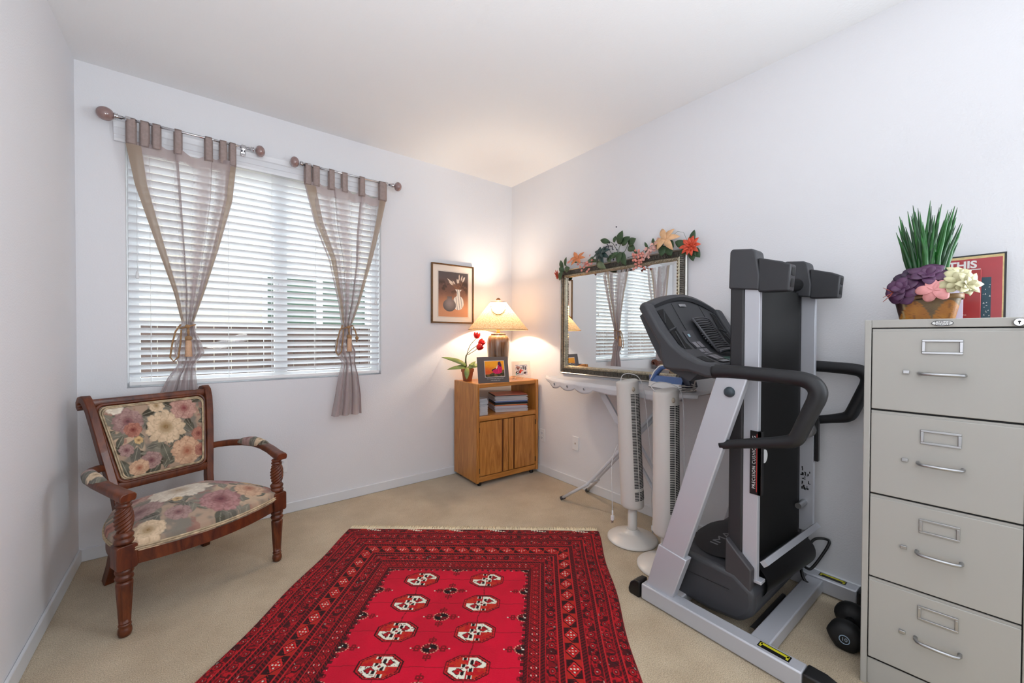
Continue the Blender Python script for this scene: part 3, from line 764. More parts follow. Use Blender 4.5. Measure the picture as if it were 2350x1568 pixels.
        paint(pd, lambda co: tapestry(co[:, 0]*1.0, co[:, 1], [(.33*s, .3, .035, 8, MAUVE, 3), (.345*s, .20, .03, 8, CREAM, 5)], 31+s))
    # seat rail following the seat outline
    def outline(t):
        """t in 0..1 counter-clockwise from front left"""
        def seg(a, b, bow, k, dirx, diry):
            return (a[0]+(b[0]-a[0])*k+dirx*bow*math.sin(PI*k)**.85 if 0 < k < 1 else a[0]+(b[0]-a[0])*k, a[1]+(b[1]-a[1])*k+(diry*bow*math.sin(PI*k)**.85 if 0 < k < 1 else 0))
        FLc, FRc, BRc, BLc = (-.315, -.012), (.315, -.012), (.215, .455), (-.215, .455)
        q = t*4; i = int(q) % 4; k = q-int(q)
        if i == 0: return seg(FLc, FRc, .075, .5-.5*math.cos(PI*k) if 0 < k < 1 else k, 0, -1)
        if i == 1: return seg(FRc, BRc, .045, k, 1, 0)
        if i == 2: return seg(BRc, BLc, .012, k, 0, 1)
        return seg(BLc, FLc, .045, k, -1, 0)
    N = 512; ol = resample([outline(i/512) for i in range(512)], N)
    rail = MB(); vs = []
    for (x, y) in ol:
        n = math.hypot(x, y-.2); ix, iy = x-(x)/n*.03, y-(y-.2)/n*.03
        vs += [(x, y, .292), (x, y, .352), (ix, iy, .352), (ix, iy, .292)]
    fs = []
    for i in range(N):
        a = i*4; b = ((i+1) % N)*4
        for k in range(4): fs.append((a+k, b+k, b+(k+1) % 4, a+(k+1) % 4))
    obj('seat_rail', rail.add(vs, fs), M_mah, root, smooth=True, auto=40)
    # seat cushion
    NR = 150
    def cush(u, v):
        x, y = ol[int(round(u*N)) % N]; cx, cy = 0, .22; r = v
        if r <= .86:
            rr = r/.86; px, py = cx+(x-cx)*rr*.985, cy+(y-cy)*rr*.985; z = .392+.072*(1-rr**2.4)
        else:
            k = (r-.86)/.14; th = k*PI/2*1.05; px, py = cx+(x-cx)*(.985+.03*math.sin(th)), cy+(y-cy)*(.985+.03*math.sin(th)); z = .350+.042*math.cos(th)
        return (px, py, z)
    seat = obj('seat_cushion', MB().grid(cush, 512, NR, closeu=True), M_tap, root, smooth=True)
    SF = [(-.03, .25, .125, 13, WHT, 2, .16), (.05, .02, .085, 9, BURG, 4), (.19, .24, .075, 10, BURG, 6), (-.21, .17, .08, 9, MAUVE, 7), (.2, .05, .07, 9, PEACH, 9), (-.12, .03, .05, 8, MAUVE, 3),
          (.10, .38, .08, 9, PINK, 8), (-.17, .36, .07, 9, PINK, 5), (-.24, -.0, .06, 8, CREAM, 11), (.27, .16, .05, 8, GOLD, 12), (-.08, .14, .022, 6, GOLD, 3), (.31, .03, .045, 8, RUST, 3), (-.31, .2, .05, 8, RUST, 3)]
    paint(seat, lambda co: tapestry(co[:, 0], co[:, 1], SF, 12))
    wp = [(x*1.018, .22+(y-.22)*1.018, .357) for x, y in ol]; wp.append(wp[0])
    obj('piping', MB().tube(wp, .0048, 7, caps=False).tube([(p[0]*1.003, p[1], p[2]+.009) for p in wp], .0042, 7, caps=False), M_piping, root, smooth=True)
    # back frame + panel (leaning plane)
    def bp(x, h, d=0.0):
        """point on the leaning back: h height above .44, d forward"""
        y = .470+.245*(h)+.20*h*h; return (x, y-d, .44+h)
    def half(h): return .200+.122*h
    top_h, bot_h = .478, .030
    def rail_pts(h, inset): return [bp(-half(h)+inset+(2*(half(h)-inset))*k/10, h) for k in range(11)]
    obj('back_rail', MB().sweep(rail_pts(.050, 0), [(-.014, -.020), (.014, -.020), (.018, 0), (.014, .020), (-.014, .020)]), M_mah, root, bevel=.003)
    obj('back_rail', MB().sweep(rail_pts(.462, 0), [(-.014, -.018), (.016, -.018), (.020, 0), (.014, .020), (-.014, .020)]), M_mah, root, bevel=.003)
    # moulding
    def rr(cx_, h0, h1, hw0, hw1, rad, nn=8):
        pts = []
        for (sx, hh, a0) in ((1, h0, -PI/2), (1, h1, 0), (-1, h1, PI/2), (-1, h0, PI)):
            hw = hw0 if hh == h0 else hw1; cyc = hh+rad if hh == h0 else hh-rad; cxx = sx*(hw-rad)
            for k in range(nn+1):
                t = a0+PI/2*k/nn; pts.append((cxx+rad*math.cos(t), cyc+rad*math.sin(t)))
        return pts
    mo = rr(0, .068, .452, .190, .236, .035); mo.append(mo[0])
    obj('back_moulding', MB().tube([bp(x, h, .012) for x, h in mo], .010, 8, caps=False), M_mah, root, smooth=True)
    pn = resample(rr(0, .078, .443, .181, .227, .030), 420)
    npn = len(pn)
    def panel(u, v):
        i = u*npn; a = int(i) % npn; k = i-int(i); b = (a+1) % npn
        x = pn[a][0]*(1-k)+pn[b][0]*k; h = pn[a][1]*(1-k)+pn[b][1]*k
        px, ph = x*v, .26+(h-.26)*v
        bulge = .020+.022*(1-v**3)
        if v > .94: bulge = .020*(1-(v-.94)/.06*.6)
        return bp(px, ph, bulge)
    pno = obj('back_panel', MB().grid(panel, 420, 130, closeu=True), M_tap, root, smooth=True)
    BF = [(.02, .745, .088, 13, CREAM, 2, .16), (.12, .83, .062, 10, PINK, 5), (-.13, .80, .062, 9, MAUVE, 7), (-.115, .755, .036, 7, RUST, 4), (.10, .60, .075, 9, PEACH, 3), (-.06, .59, .045, 8, MAUVE, 9), (-.11, .565, .042, 8, PEACH, 8),
          (-.10, .70, .019, 6, GOLD, 3), (.17, .68, .038, 7, RUST, 12), (.17, .59, .035, 8, RUST, 2), (-.15, .66, .03, 7, MAUVE, 3), (.0, .86, .035, 8, CREAM, 6), (-.17, .88, .04, 8, WHT, 4)]
    paint(pno, lambda co: tapestry(co[:, 0], co[:, 2], BF, 23))
    pp = pn+[pn[0]]
    obj('piping', MB().tube([bp(x*.985, .26+(h-.26)*.985, .020) for x, h in pp], .0042, 7, caps=False).tube([bp(x*.955, .26+(h-.26)*.955, .027) for x, h in pp], .0036, 7, caps=False), M_piping, root, smooth=True)
armchair()

# ================================================================== OAK CABINET
M_oak = wood('honey_oak', (160, 98, 38), (202, 138, 66), (9, 9, .9), .38, .15, 2.5)
M_oak_h = wood('honey_oak_crosswise', (164, 102, 40), (204, 140, 68), (.9, 9, 9), .38, .15, 2.0)
M_oakd = mat('oak_dark_groove', (104, 56, 20), .6)  # darker brown oak lining the door pull grooves
OR_ = (-.682, -.42); OROT = math.radians(-2)
def oak():
    r = thing('oak_cabinet', 'honey oak cabinet with open shelf and two doors in the room corner', 'cabinet', (*OR_, 0), OROT)
    W, D, H, t = .656, .395, .856, .028
    obj('side_panel', MB().box(0, t, 0, D, .03, H), M_oak, r, bevel=.006)
    obj('side_panel', MB().box(W-t, W, 0, D, .03, H), M_oak, r, bevel=.006)
    obj('top', MB().box(t, W-t, .012, D-.002, H-.038, H-.004), M_oak_h, r, bevel=.004)
    obj('shelf', MB().box(t, W-t, .006, D-.01, .540, .580), M_oak_h, r, bevel=.004)
    obj('base_rail', MB().box(t, W-t, .006, .03, .035, .078), M_oak_h, r, bevel=.003)
    obj('back_panel', MB().box(t, W-t, D-.012, D-.004, .06, .54), M_oak, r)
    obj('bottom', MB().box(t, W-t, .03, D-.012, .045, .065), M_oak_h, r)
    for s in (0, 1):
        x0 = t+.005 if s == 0 else W/2+.003; x1 = W/2-.003 if s == 0 else W-t-.005
        pull = .048
        if s == 0: mb = MB().box(x0, x1-pull-.020, .008, .028, .083, .534).box(x1-pull, x1, .008, .028, .083, .534).box(x1-pull-.020, x1-pull, .020, .028, .083, .534)
        else: mb = MB().box(x0+pull+.020, x1, .008, .028, .083, .534).box(x0, x0+pull, .008, .028, .083, .534).box(x0+pull, x0+pull+.020, .020, .028, .083, .534)
        d = obj('door', mb, M_oak, r, bevel=.002)
        gx = x1-pull-.020 if s == 0 else x0+pull
        obj('pull_groove', MB().box(gx+.001, gx+.019, .0165, .0195, .084, .533), M_oakd, d)
        hx = x0-.004 if s == 0 else x1+.0005
        for z in (.13, .47): obj('hinge', MB().box(hx, hx+.004, .004, .010, z-.022, z+.022), M_dark, d)
    for (x, y) in ((.05, .04), (W-.05, .04), (.05, D-.05), (W-.05, D-.05)):
        obj('caster', MB().lathe([(.016, 0), (.018, .004), (.018, .028), (.012, .034)], (x, y, 0), 14), M_black, r, smooth=True)
oak()
def oc(x, y, z=0): # oak cabinet local to world
    c, s = math.cos(OROT), math.sin(OROT); return (OR_[0]+x*c-y*s, OR_[1]+x*s+y*c, z)
HT = .852
# papers on the shelf
def sheet_stack(lab, c, w_, d_, rot, layers, nm='paper_stack', cat='papers'):
    r = thing(nm, lab, cat, oc(*c), rot); z = 0; R = random.Random(len(layers)*7)
    for (h, rgb, jit) in layers:
        mb = MB(); n = max(1, int(h/.003)) ; hh = h/n
        for k in range(n):
            a = R.uniform(-jit, jit); b = R.uniform(-jit, jit)
            mb.box(-w_/2+a, w_/2+a+R.uniform(-jit, jit), -d_/2+b, d_/2+b, z+.0002, z+hh-.0002); z += hh
        nmz = 'folder' if sum(rgb) < 500 else 'sheets'
        obj(nmz, mb, mat('sheet_%d_%d_%d' % rgb, rgb, .6, coat=.2 if sum(rgb) < 500 else 0), r)
sheet_stack('messy stack of magazines and folders on the right of the oak cabinet shelf', (.43, .17, .580), .30, .23, math.radians(-20),
            [(.022, (214, 206, 208), .006), (.010, (190, 178, 186), .008), (.020, (206, 200, 204), .008), (.007, (206, 88, 44), .003), (.004, (226, 170, 104), .003), (.020, (24, 30, 40), .003), (.013, (120, 140, 190), .008), (.030, (208, 204, 208), .010), (.012, (196, 190, 190), .008), (.008, (50, 40, 44), .004), (.003, (222, 130, 104), .002)])
sheet_stack('thin stack of grey papers at the left end of the oak cabinet shelf', (.085, .15, .580), .085, .21, math.radians(4), [(.07, (206, 208, 212), .002), (.07, (198, 202, 208), .004)])

# table lamp
def lamp():
    lx, ly = -.360, -.272
    r = thing('table_lamp', 'striped ceramic table lamp with lit cone shade on the oak cabinet', 'lamp', (lx, ly, HT))
    m = bpy.data.materials.new('striped_glaze'); m.use_nodes = True; n, l = nodes(m); b = n['Principled BSDF']
    tc = n.new('ShaderNodeTexCoord'); mp = n.new('ShaderNodeMapping'); mp.inputs['Scale'].default_value = (26, 26, 1.2)
    nz = n.new('ShaderNodeTexNoise'); nz.inputs['Scale'].default_value = 2; nz.inputs['Detail'].default_value = 4
    rp = n.new('ShaderNodeValToRGB'); e = rp.color_ramp.elements; e[0].position = .3; e[0].color = (*lin((62, 44, 34)), 1); e[1].position = .62; e[1].color = (*lin((122, 110, 98)), 1)
    e2 = rp.color_ramp.elements.new(.45); e2.color = (*lin((110, 80, 54)), 1); e3 = rp.color_ramp.elements.new(.8); e3.color = (*lin((160, 122, 78)), 1)
    l.new(tc.outputs['Object'], mp.inputs[0]); l.new(mp.outputs[0], nz.inputs[0]); l.new(nz.outputs[0], rp.inputs[0]); l.new(rp.outputs[0], b.inputs['Base Color']); b.inputs['Roughness'].default_value = .15; b.inputs['Coat Weight'].default_value = .5
    obj('vase_base', MB().lathe([(.066, 0), (.072, .006), (.070, .02), (.078, .08), (.090, .18), (.099, .28), (.102, .34), (.098, .375), (.086, .398), (.070, .405), (.066, .408), (.070, .414), (.067, .420), (.050, .422)], (0, 0, 0), 64, fn=lambda t, z, q: q*(1+.008*math.cos(40*t))), m, r, smooth=True)
    wd = mat('lamp_turned_wood', (196, 140, 84), .4)
    obj('neck', MB().lathe([(.016, .420), (.018, .43), (.014, .45), (.016, .49), (.012, .52)], (0, 0, 0), 16), wd, r, smooth=True)
    z0, z1 = 1.301-HT+.006, 1.553-HT; R0, R1 = .268, .070
    ms = bpy.data.materials.new('linen_shade'); ms.use_nodes = True; n, l = nodes(ms)
    for q in list(n): n.remove(q)
    out = n.new('ShaderNodeOutputMaterial'); d = n.new('ShaderNodeBsdfDiffuse'); tr = n.new('ShaderNodeBsdfTranslucent'); mx = n.new('ShaderNodeMixShader'); mx.inputs[0].default_value = .22
    tc = n.new('ShaderNodeTexCoord'); nz = n.new('ShaderNodeTexNoise'); nz.inputs['Scale'].default_value = 110; nz.inputs['Detail'].default_value = 4
    rp = n.new('ShaderNodeValToRGB'); e = rp.color_ramp.elements; e[0].position = .35; e[0].color = (*lin((208, 172, 128)), 1); e[1].position = .6; e[1].color = (*lin((236, 208, 168)), 1)
    l.new(tc.outputs['Object'], nz.inputs[0]); l.new(nz.outputs[0], rp.inputs[0]); l.new(rp.outputs[0], d.inputs[0]); l.new(rp.outputs[0], tr.inputs[0]); l.new(d.outputs[0], mx.inputs[1]); l.new(tr.outputs[0], mx.inputs[2]); l.new(mx.outputs[0], out.inputs[0])
    ins = 1-.0016/R0
    sh = obj('lamp_shade', MB().lathe([(R0, z0), (R1, z1)], (0, 0, 0), 72, caps=False), ms, r, smooth=True)
    obj('shade_trim', MB().tube([(R0*math.cos(t), R0*math.sin(t), z0) for t in [2*PI*i/72 for i in range(73)]], .0025, 6, caps=False).tube([(R1*math.cos(t), R1*math.sin(t), z1) for t in [2*PI*i/48 for i in range(49)]], .003, 6, caps=False), mat('shade_binding', (170, 130, 90), .7), sh, smooth=True)
    obj('shade_spider', MB().tube([(-R1+.002, 0, z1-.004), (0, 0, z1+.010), (R1-.002, 0, z1-.004)], .0018, 6).tube([(0, -R1+.002, z1-.004), (0, 0, z1+.010), (0, R1-.002, z1-.004)], .0018, 6), M_steel, sh, smooth=True)
    obj('finial', MB().lathe([(.008, z1+.010), (.022, z1+.014), (.020, z1+.026), (.012, z1+.036), (.002, z1+.040)], (0, 0, 0), 20), mat('finial_wood', (120, 84, 58), .3), r, smooth=True)
    obj('harp', MB().tube([(.0, .0, .50), (.03, 0, .53), (.045, 0, .60), (.03, 0, .68), (0, 0, z1+.012)], .002, 6).tube([(.0, .0, .50), (-.03, 0, .53), (-.045, 0, .60), (-.03, 0, .68), (0, 0, z1+.012)], .002, 6), M_steel, r, smooth=True)
    mbulb = bpy.data.materials.new('lit_bulb'); mbulb.use_nodes = True; n, l = nodes(mbulb); n['Principled BSDF'].inputs['Emission Color'].default_value = (1, .80, .55, 1); n['Principled BSDF'].inputs['Emission Strength'].default_value = 6
    obj('bulb', MB().sphere((0, 0, .575), .026, .026, .034, 16, 12), mbulb, r, smooth=True).visible_shadow = True
    # bead necklace on the shade, facing the room
    bd = MB(); base = math.atan2(-.81, -.59)
    for k in range(30):
        u_ = -1+2*k/29; zz = z1-.045-.075*(1-u_*u_)**.6; rad = R0+(R1-R0)*(zz-z0)/(z1-z0)+.004; th = base+u_*.68*(.09/rad)*1.1
        bd.sphere((rad*math.cos(th), rad*math.sin(th), zz), .0036, None, None, 8, 6)
        if k % 2 == 0: bd.sphere((rad*math.cos(th)*1.02, rad*math.sin(th)*1.02, zz-.011), .003, .003, .005, 6, 5)
    obj('bead_string', bd, mat('gold_beads', (168, 118, 50), .3, metal=.6), sh, smooth=True)
    obj('lamp_cord', MB().tube(crv([(.05, .05, .004), (.24, .06, .006), (.36, -.02, -.02), (.362, -.08, -.2), (.358, -.13, -.38), (.352, -.155, -.47), (.350, -.165, -.52), (.358, -.172, -.507)])[0], .003, 8), mat('clear_lamp_cord', (222, 208, 190), .4), r, smooth=True)
    lt = bpy.data.lights.new('lamp_bulb_light', 'POINT'); lt.energy = 25; lt.color = (1.0, .84, .66); lt.shadow_soft_size = .032
    lo = bpy.data.objects.new('lamp_bulb_light', lt); lo.location = (lx, ly, HT+.615); COL.objects.link(lo)
lamp()

# tulip pot
def tulips():
    px, py = -.605, -.150
    r = thing('potted_tulips', 'three red tulips in a small terracotta pot on the oak cabinet', 'potted flowers', (px, py, HT))
    M_terra = mat('terracotta', (160, 92, 56), .75, var=.15, vscale=30); M_leaf = mat('tulip_leaf', (132, 150, 84), .45, var=.25, vscale=18); M_stem = mat('tulip_stem', (92, 104, 62), .5); M_red = mat('tulip_red', (206, 24, 26), .45, var=.12, vscale=40)
    obj('pot', MB().lathe([(.036, 0), (.038, .002), (.050, .082), (.056, .083), (.058, .110), (.052, .111), (.050, .100), (.01, .098)], (0, 0, 0), 32), M_terra, r, smooth=True, auto=40)
    obj('moss', MB().lathe([(.048, .098), (.03, .106), (.001, .108)], (0, 0, 0), 20), mat('dry_moss', (110, 100, 60), .9, var=.3, vscale=80), r, smooth=True)
    rt = Vector((.789, -.615, 0)); tw = Vector((-.59, -.81, 0))
    heads = [(.078*1.0, .385, 0), (.10, .335, .01), (.085, .295, .03)]
    for i, (dx, h, dt) in enumerate(heads):
        tip = rt*dx+tw*dt; b0 = rt*(.0-.012*i)
        obj('stem', MB().tube(crv([b0+Vector((0, 0, .10)), b0+rt*(-.012+.01*i)+Vector((0, 0, .20+.01*i)), (b0+tip)*.5+rt*(-.02)+Vector((0, 0, h*.80)), tip*.85+Vector((0, 0, h-.02)), tip+Vector((0, 0, h-.005))])[0], .0028, 7), M_stem, r, smooth=True)
        fl = MB(); dirv = (rt*.8+Vector((0, 0, .6))).normalized() if i else Vector((.1, -.1, 1)).normalized()
        e1 = dirv.cross(Vector((0, 1, 0))).normalized(); e2 = dirv.cross(e1)
        for k in range(6):
            th = 2*PI*k/6+i
            def pet(u, v, th=th, kk=k):
                a = th+(u-.5)*1.5*math.sin(PI*min(.93, v*.86+.12)); rad = .030*math.sin(PI*(.10+.62*v))**.7*(1 if kk % 2 else .86)
                return tip+Vector((0, 0, h-.01))+dirv*(.058*v)+(e1*math.cos(a)+e2*math.sin(a))*rad
            fl.grid(pet, 6, 8)
        obj('tulip_bloom', fl, M_red, r, smooth=True, solid=.001)
    ll = [(-1.0, .25, .165, .030, .5, .115), (-.75, .62, .19, .034, .9, .13), (-.55, .35, .10, .036, .4, .10), (.8, .45, .125, .034, .7, .115), (.95, .25, .15, .026, 1.25, .14), (.15, .2, .07, .034, .3, .10), (.05, -.2, .115, .036, .3, .125), (.45, .7, .10, .028, .4, .10)]
    for (a, u_, L, W, dr, zb) in ll:
        rl_ = rt if a > 0 else Vector((.98, .05, 0))
        d = rl_*a+tw*(.35 if abs(a) < .3 else .1)+Vector((0, 0, u_ if u_ > -.1 else -.8))
        if u_ < 0: d = tw*.7+Vector((0, 0, -.75))
        base = Vector((0, 0, zb))+rt*a*.012+(tw*.045 if u_ < 0 else Vector())
        obj('leaf', MB().leaf(base, d, tw*.8+Vector((0, 0, .55)), L, W*1.25, dr, 9, .2), M_leaf, r, smooth=True, solid=.001)
tulips()

# framed mat card leaning on the lamp, and acrylic frame
def leaning(root, w_, h_, th, lean, mb=None):
    pass
def card():
    a0 = Vector(oc(.044, .046, HT)); rot = math.radians(-9.5); lean = math.radians(10)
    r = thing('art_card', 'dark grey matted art card of a seated woman in magenta leaning against the lamp', 'picture card', tuple(a0), rot)
    w_, h_ = .292, .222
    def P(x, z, d=0): return (x, z*math.sin(lean)-d*math.cos(lean), z*math.cos(lean)+d*math.sin(lean)+.0005)
    mb = MB().add([P(0, 0), P(w_, 0), P(w_, h_), P(0, h_), P(0, 0, -.004), P(w_, 0, -.004), P(w_, h_, -.004), P(0, h_, -.004)], [(0, 1, 2, 3), (7, 6, 5, 4), (0, 4, 5, 1), (1, 5, 6, 2), (2, 6, 7, 3), (3, 7, 4, 0)])
    obj('mat_board', mb, mat('charcoal_mat_board', (92, 88, 90), .8), r)
    x0, x1, q0, q1 = .068, .250, .052, .185
    obj('white_bevel', MB().add([P(x0-.004, q0-.004, .0006), P(x1+.004, q0-.004, .0006), P(x1+.004, q1+.004, .0006), P(x0-.004, q1+.004, .0006)], [(0, 1, 2, 3)]), M_paper, r)
    art = obj('artwork', MB().grid(lambda u, v: P(x0+(x1-x0)*u, q0+(q1-q0)*v, .0012), 110, 84), attr_mat('printed_art', .5, 0), r)
    def fn(co):
        u = (co[:, 0]-x0)/(x1-x0); v = (co[:, 2]/math.cos(lean)-q0)/(q1-q0); n = fbm(u*12, v*12, 3)
        c = mix(np.repeat(L3((222, 96, 44)), len(u), 0), L3((244, 170, 44)), sm(.35, .9, v+.3*u+.25*(n-.5)))
        c = mix(c, L3((216, 104, 62)), sm(.35, .1, v))
        g = v < .24+.16*sm(.3, .9, u)-.10*sm(.4, .2, u)+.03*n; c = np.where(g[:, None], mix(np.repeat(L3((64, 56, 38)), len(u), 0), L3((120, 98, 56)), (n > .55)*1.0), c)
        def ell(cx, cy, rx, ry, an, col):
            nonlocal c
            dx = (u-cx)*math.cos(an)+(v-cy)*math.sin(an); dy = -(u-cx)*math.sin(an)+(v-cy)*math.cos(an)
            m = (dx/rx)**2+(dy/ry)**2 < 1; c = np.where(m[:, None], mix(np.repeat(L3(col), len(u), 0), L3(tuple(min(255, int(q*1.3)) for q in col)), (fbm(u*20, v*20, 6) > .55)*.6), c)
        ell(.50, .44, .17, .085, .35, (52, 30, 46)); ell(.60, .32, .21, .15, -.25, (200, 36, 96)); ell(.77, .53, .125, .31, .08, (206, 40, 92)); ell(.62, .60, .03, .12, -.3, (228, 200, 190)); ell(.76, .84, .085, .13, 0, (70, 44, 78)); ell(.80, .74, .07, .12, 0, (90, 40, 70))
        return c
    paint(art, fn)
    for txt, zz in (('Visions and Folk through the eyes and hearts', .036), ('of the self-taught women', .020)):
        tm = text_mb(txt, .0105, lambda x, y, zz=zz: P(.160+x*.84, zz+y, .0012)); obj('caption', tm, M_paper, r)
card()
def acrylic():
    r = thing('acrylic_photo_frame', 'clear acrylic photo frame with a small snapshot right of the lamp', 'photo frame', oc(.425, .090, HT), math.radians(-9))
    w_, h_, lean = .195, .170, math.radians(8)
    def P(x, z, d=0): return (x, z*math.sin(lean)-d, z*math.cos(lean)+.0005)
    def slab(x0, x1, z0, z1, d0, d1):
        return MB().add([P(x0, z0, d1), P(x1, z0, d1), P(x1, z1, d1), P(x0, z1, d1), P(x0, z0, d0), P(x1, z0, d0), P(x1, z1, d0), P(x0, z1, d0)], [(0, 1, 2, 3), (7, 6, 5, 4), (0, 4, 5, 1), (1, 5, 6, 2), (2, 6, 7, 3), (3, 7, 4, 0)])
    mg = bpy.data.materials.new('clear_acrylic'); mg.use_nodes = True; n, l = nodes(mg)
    for q in list(n): n.remove(q)
    o = n.new('ShaderNodeOutputMaterial'); t = n.new('ShaderNodeBsdfTransparent'); g = n.new('ShaderNodeBsdfGlossy'); g.inputs['Roughness'].default_value = .05; mx = n.new('ShaderNodeMixShader'); mx.inputs[0].default_value = .16
    t.inputs[0].default_value = (.97, .96, .95, 1); l.new(t.outputs[0], mx.inputs[1]); l.new(g.outputs[0], mx.inputs[2]); l.new(mx.outputs[0], o.inputs[0])
    obj('acrylic_plate', slab(0, w_, 0, h_, 0, .006), mg, r, bevel=.002)
    et = MB(); R = random.Random(2)
    for k in range(14):
        a = R.uniform(0, w_); b = R.uniform(.004, .04); et.tube([P(a, b, .0066), P(a+.02, b+.012, .0066), P(a+.03, b+.03, .0066)], .0006, 4)
    obj('etched_lines', et, M_white, r)
    ph = obj('snapshot', MB().grid(lambda u, v: P(.035+.125*u, .045+.092*v, .0072), 70, 52), attr_mat('snapshot_print', .4, 0), r)
    def fn(co):
        u = (co[:, 0]-.035)/.125; v = (co[:, 2]/math.cos(lean)-.045)/.092; n = fbm(u*7, v*7, 14); c = mix(np.repeat(L3((236, 230, 226)), len(u), 0), L3((196, 190, 194)), sm(.4, .6, n))
        def ell(cx, cy, rx, ry, an, col):
            nonlocal c
            dx = (u-cx)*math.cos(an)+(v-cy)*math.sin(an); dy = -(u-cx)*math.sin(an)+(v-cy)*math.cos(an); m = (dx/rx)**2+(dy/ry)**2 < 1; c = np.where(m[:, None], L3(col), c)
        ell(.22, .75, .17, .11, -.2, (176, 130, 118)); ell(.22, .62, .1, .09, 0, (120, 80, 76)); ell(.18, .28, .2, .13, .6, (66, 46, 50)); ell(.20, .30, .1, .06, .6, (232, 220, 214)); ell(.42, .38, .09, .22, -.25, (214, 66, 48)); ell(.50, .68, .035, .06, 0, (60, 40, 40)); ell(.55, .42, .1, .05, .3, (222, 110, 90)); ell(.66, .74, .06, .2, 0, (92, 88, 98)); ell(.84, .66, .08, .2, 0, (96, 94, 102)); ell(.78, .2, .12, .1, .2, (70, 50, 52)); ell(.06, .12, .07, .1, 0, (150, 200, 190))
        return c
    paint(ph, fn)
acrylic()

# framed picture on the window wall
def picture():
    x0, x1, z0, z1 = -.889, -.461, 1.364, 1.889
    r = thing('framed_picture', 'small framed print of a dark pot and white vase with dried stems', 'picture', ((x0+x1)/2, 0, (z0+z1)/2))
    f = .012
    mb = MB()
    for (a, b, c, d) in ((x0, x1, z0, z0+f), (x0, x1, z1-f, z1), (x0, x0+f, z0+f, z1-f), (x1-f, x1, z0+f, z1-f)): mb.box(a, b, -.026, -.002, c, d)
    obj('frame', mb, mat('bronze_frame', (112, 80, 46), .35, metal=.5, var=.2, vscale=60), r, world=True, bevel=.003)
    obj('mat_board', MB().box(x0+f, x1-f, -.014, -.010, z0+f, z1-f), mat('cream_mat', (232, 222, 210), .8), r, world=True)
    a0, a1, b0, b1 = x0+.068, x1-.058, z0+.058, z1-.068
    ln = MB()
    for g in (.006,):
        for (a, b, c, d) in ((a0-g-.001, a1+g+.001, b0-g-.001, b0-g), (a0-g-.001, a1+g+.001, b1+g, b1+g+.001), (a0-g-.001, a0-g, b0-g, b1+g), (a1+g, a1+g+.001, b0-g, b1+g)): ln.box(a, b, -.0146, -.0139, c, d)
    obj('ruled_line', ln, mat('grey_rule', (120, 112, 108), .8), r, world=True)
    art = obj('artwork', MB().grid(lambda u, v: (a0+(a1-a0)*u, -.0150, b0+(b1-b0)*v), 150, 210), attr_mat('art_print', .55, 0), r, world=True)
    def fn(co):
        u = (co[:, 0]+r.location.x-a0)/(a1-a0); v = (co[:, 2]+r.location.z-b0)/(b1-b0); n = fbm(u*5, v*5, 4)
        c = mix(np.repeat(L3((206, 148, 112)), len(u), 0), L3((112, 84, 74)), sm(.12, .62, v+.1*(n-.5))); c = mix(c, L3((92, 84, 84)), sm(.62, .95, v))
        c = mix(c, L3((66, 54, 50)), sm(.50, .62, fbm(u*6, v*9, 8))*sm(.45, .62, v)*sm(.85, .75, v)*.8)
        asp = (b1-b0)/(a1-a0)
        def put(m, col): 
            nonlocal c
            c = np.where(m[:, None], col, c)
        V = v*asp; 
        # stems
        R = random.Random(4)
        for k in range(13):
            bx = .66+R.uniform(-.04, .04); an = R.uniform(-1.0, .75); L = R.uniform(.28, .50); 
            dx = u-bx; dy = V-.80; p = dx*math.sin(an)+dy*math.cos(an); q = np.abs(dx*math.cos(an)-dy*math.sin(an))
            put((p > -.05) & (p < L*.7) & (q < .006), L3((128, 92, 72))); put((p > L*.62) & (p < L) & (q < .016*np.sin(PI*np.clip((p-L*.62)/(L*.38), 0, 1))+.004), L3((222, 206, 190)))
        # white swirled vase
        vx, vy = .665, .42; rr_ = np.hypot((u-vx)/.185, (V-vy)/.215); neck = (np.abs(u-vx) < .055+.05*sm(.74, .82, V)) & (V > .55) & (V < .82)
        vm = (rr_ < 1) | neck; sw = np.sin((u-vx)*44+(V-vy)*9); put(vm, mix(np.repeat(L3((224, 222, 216)), len(u), 0), L3((128, 132, 136)), (np.sin((u-vx)*75+(V-vy)*12) > .75)*1.0))
        # dark pot
        px_, py_ = .365, .34; r2 = np.hypot((u-px_)/.215, (V-py_)/.185); nk = (np.abs(u-px_) < .075) & (V > .48) & (V < .60)
        put((r2 < 1) | nk, mix(np.repeat(L3((72, 66, 68)), len(u), 0), L3((150, 140, 138)), sm(.35, .0, np.hypot(u-px_, V-py_-.06))*.9))
        return c
    paint(art, fn)
picture()
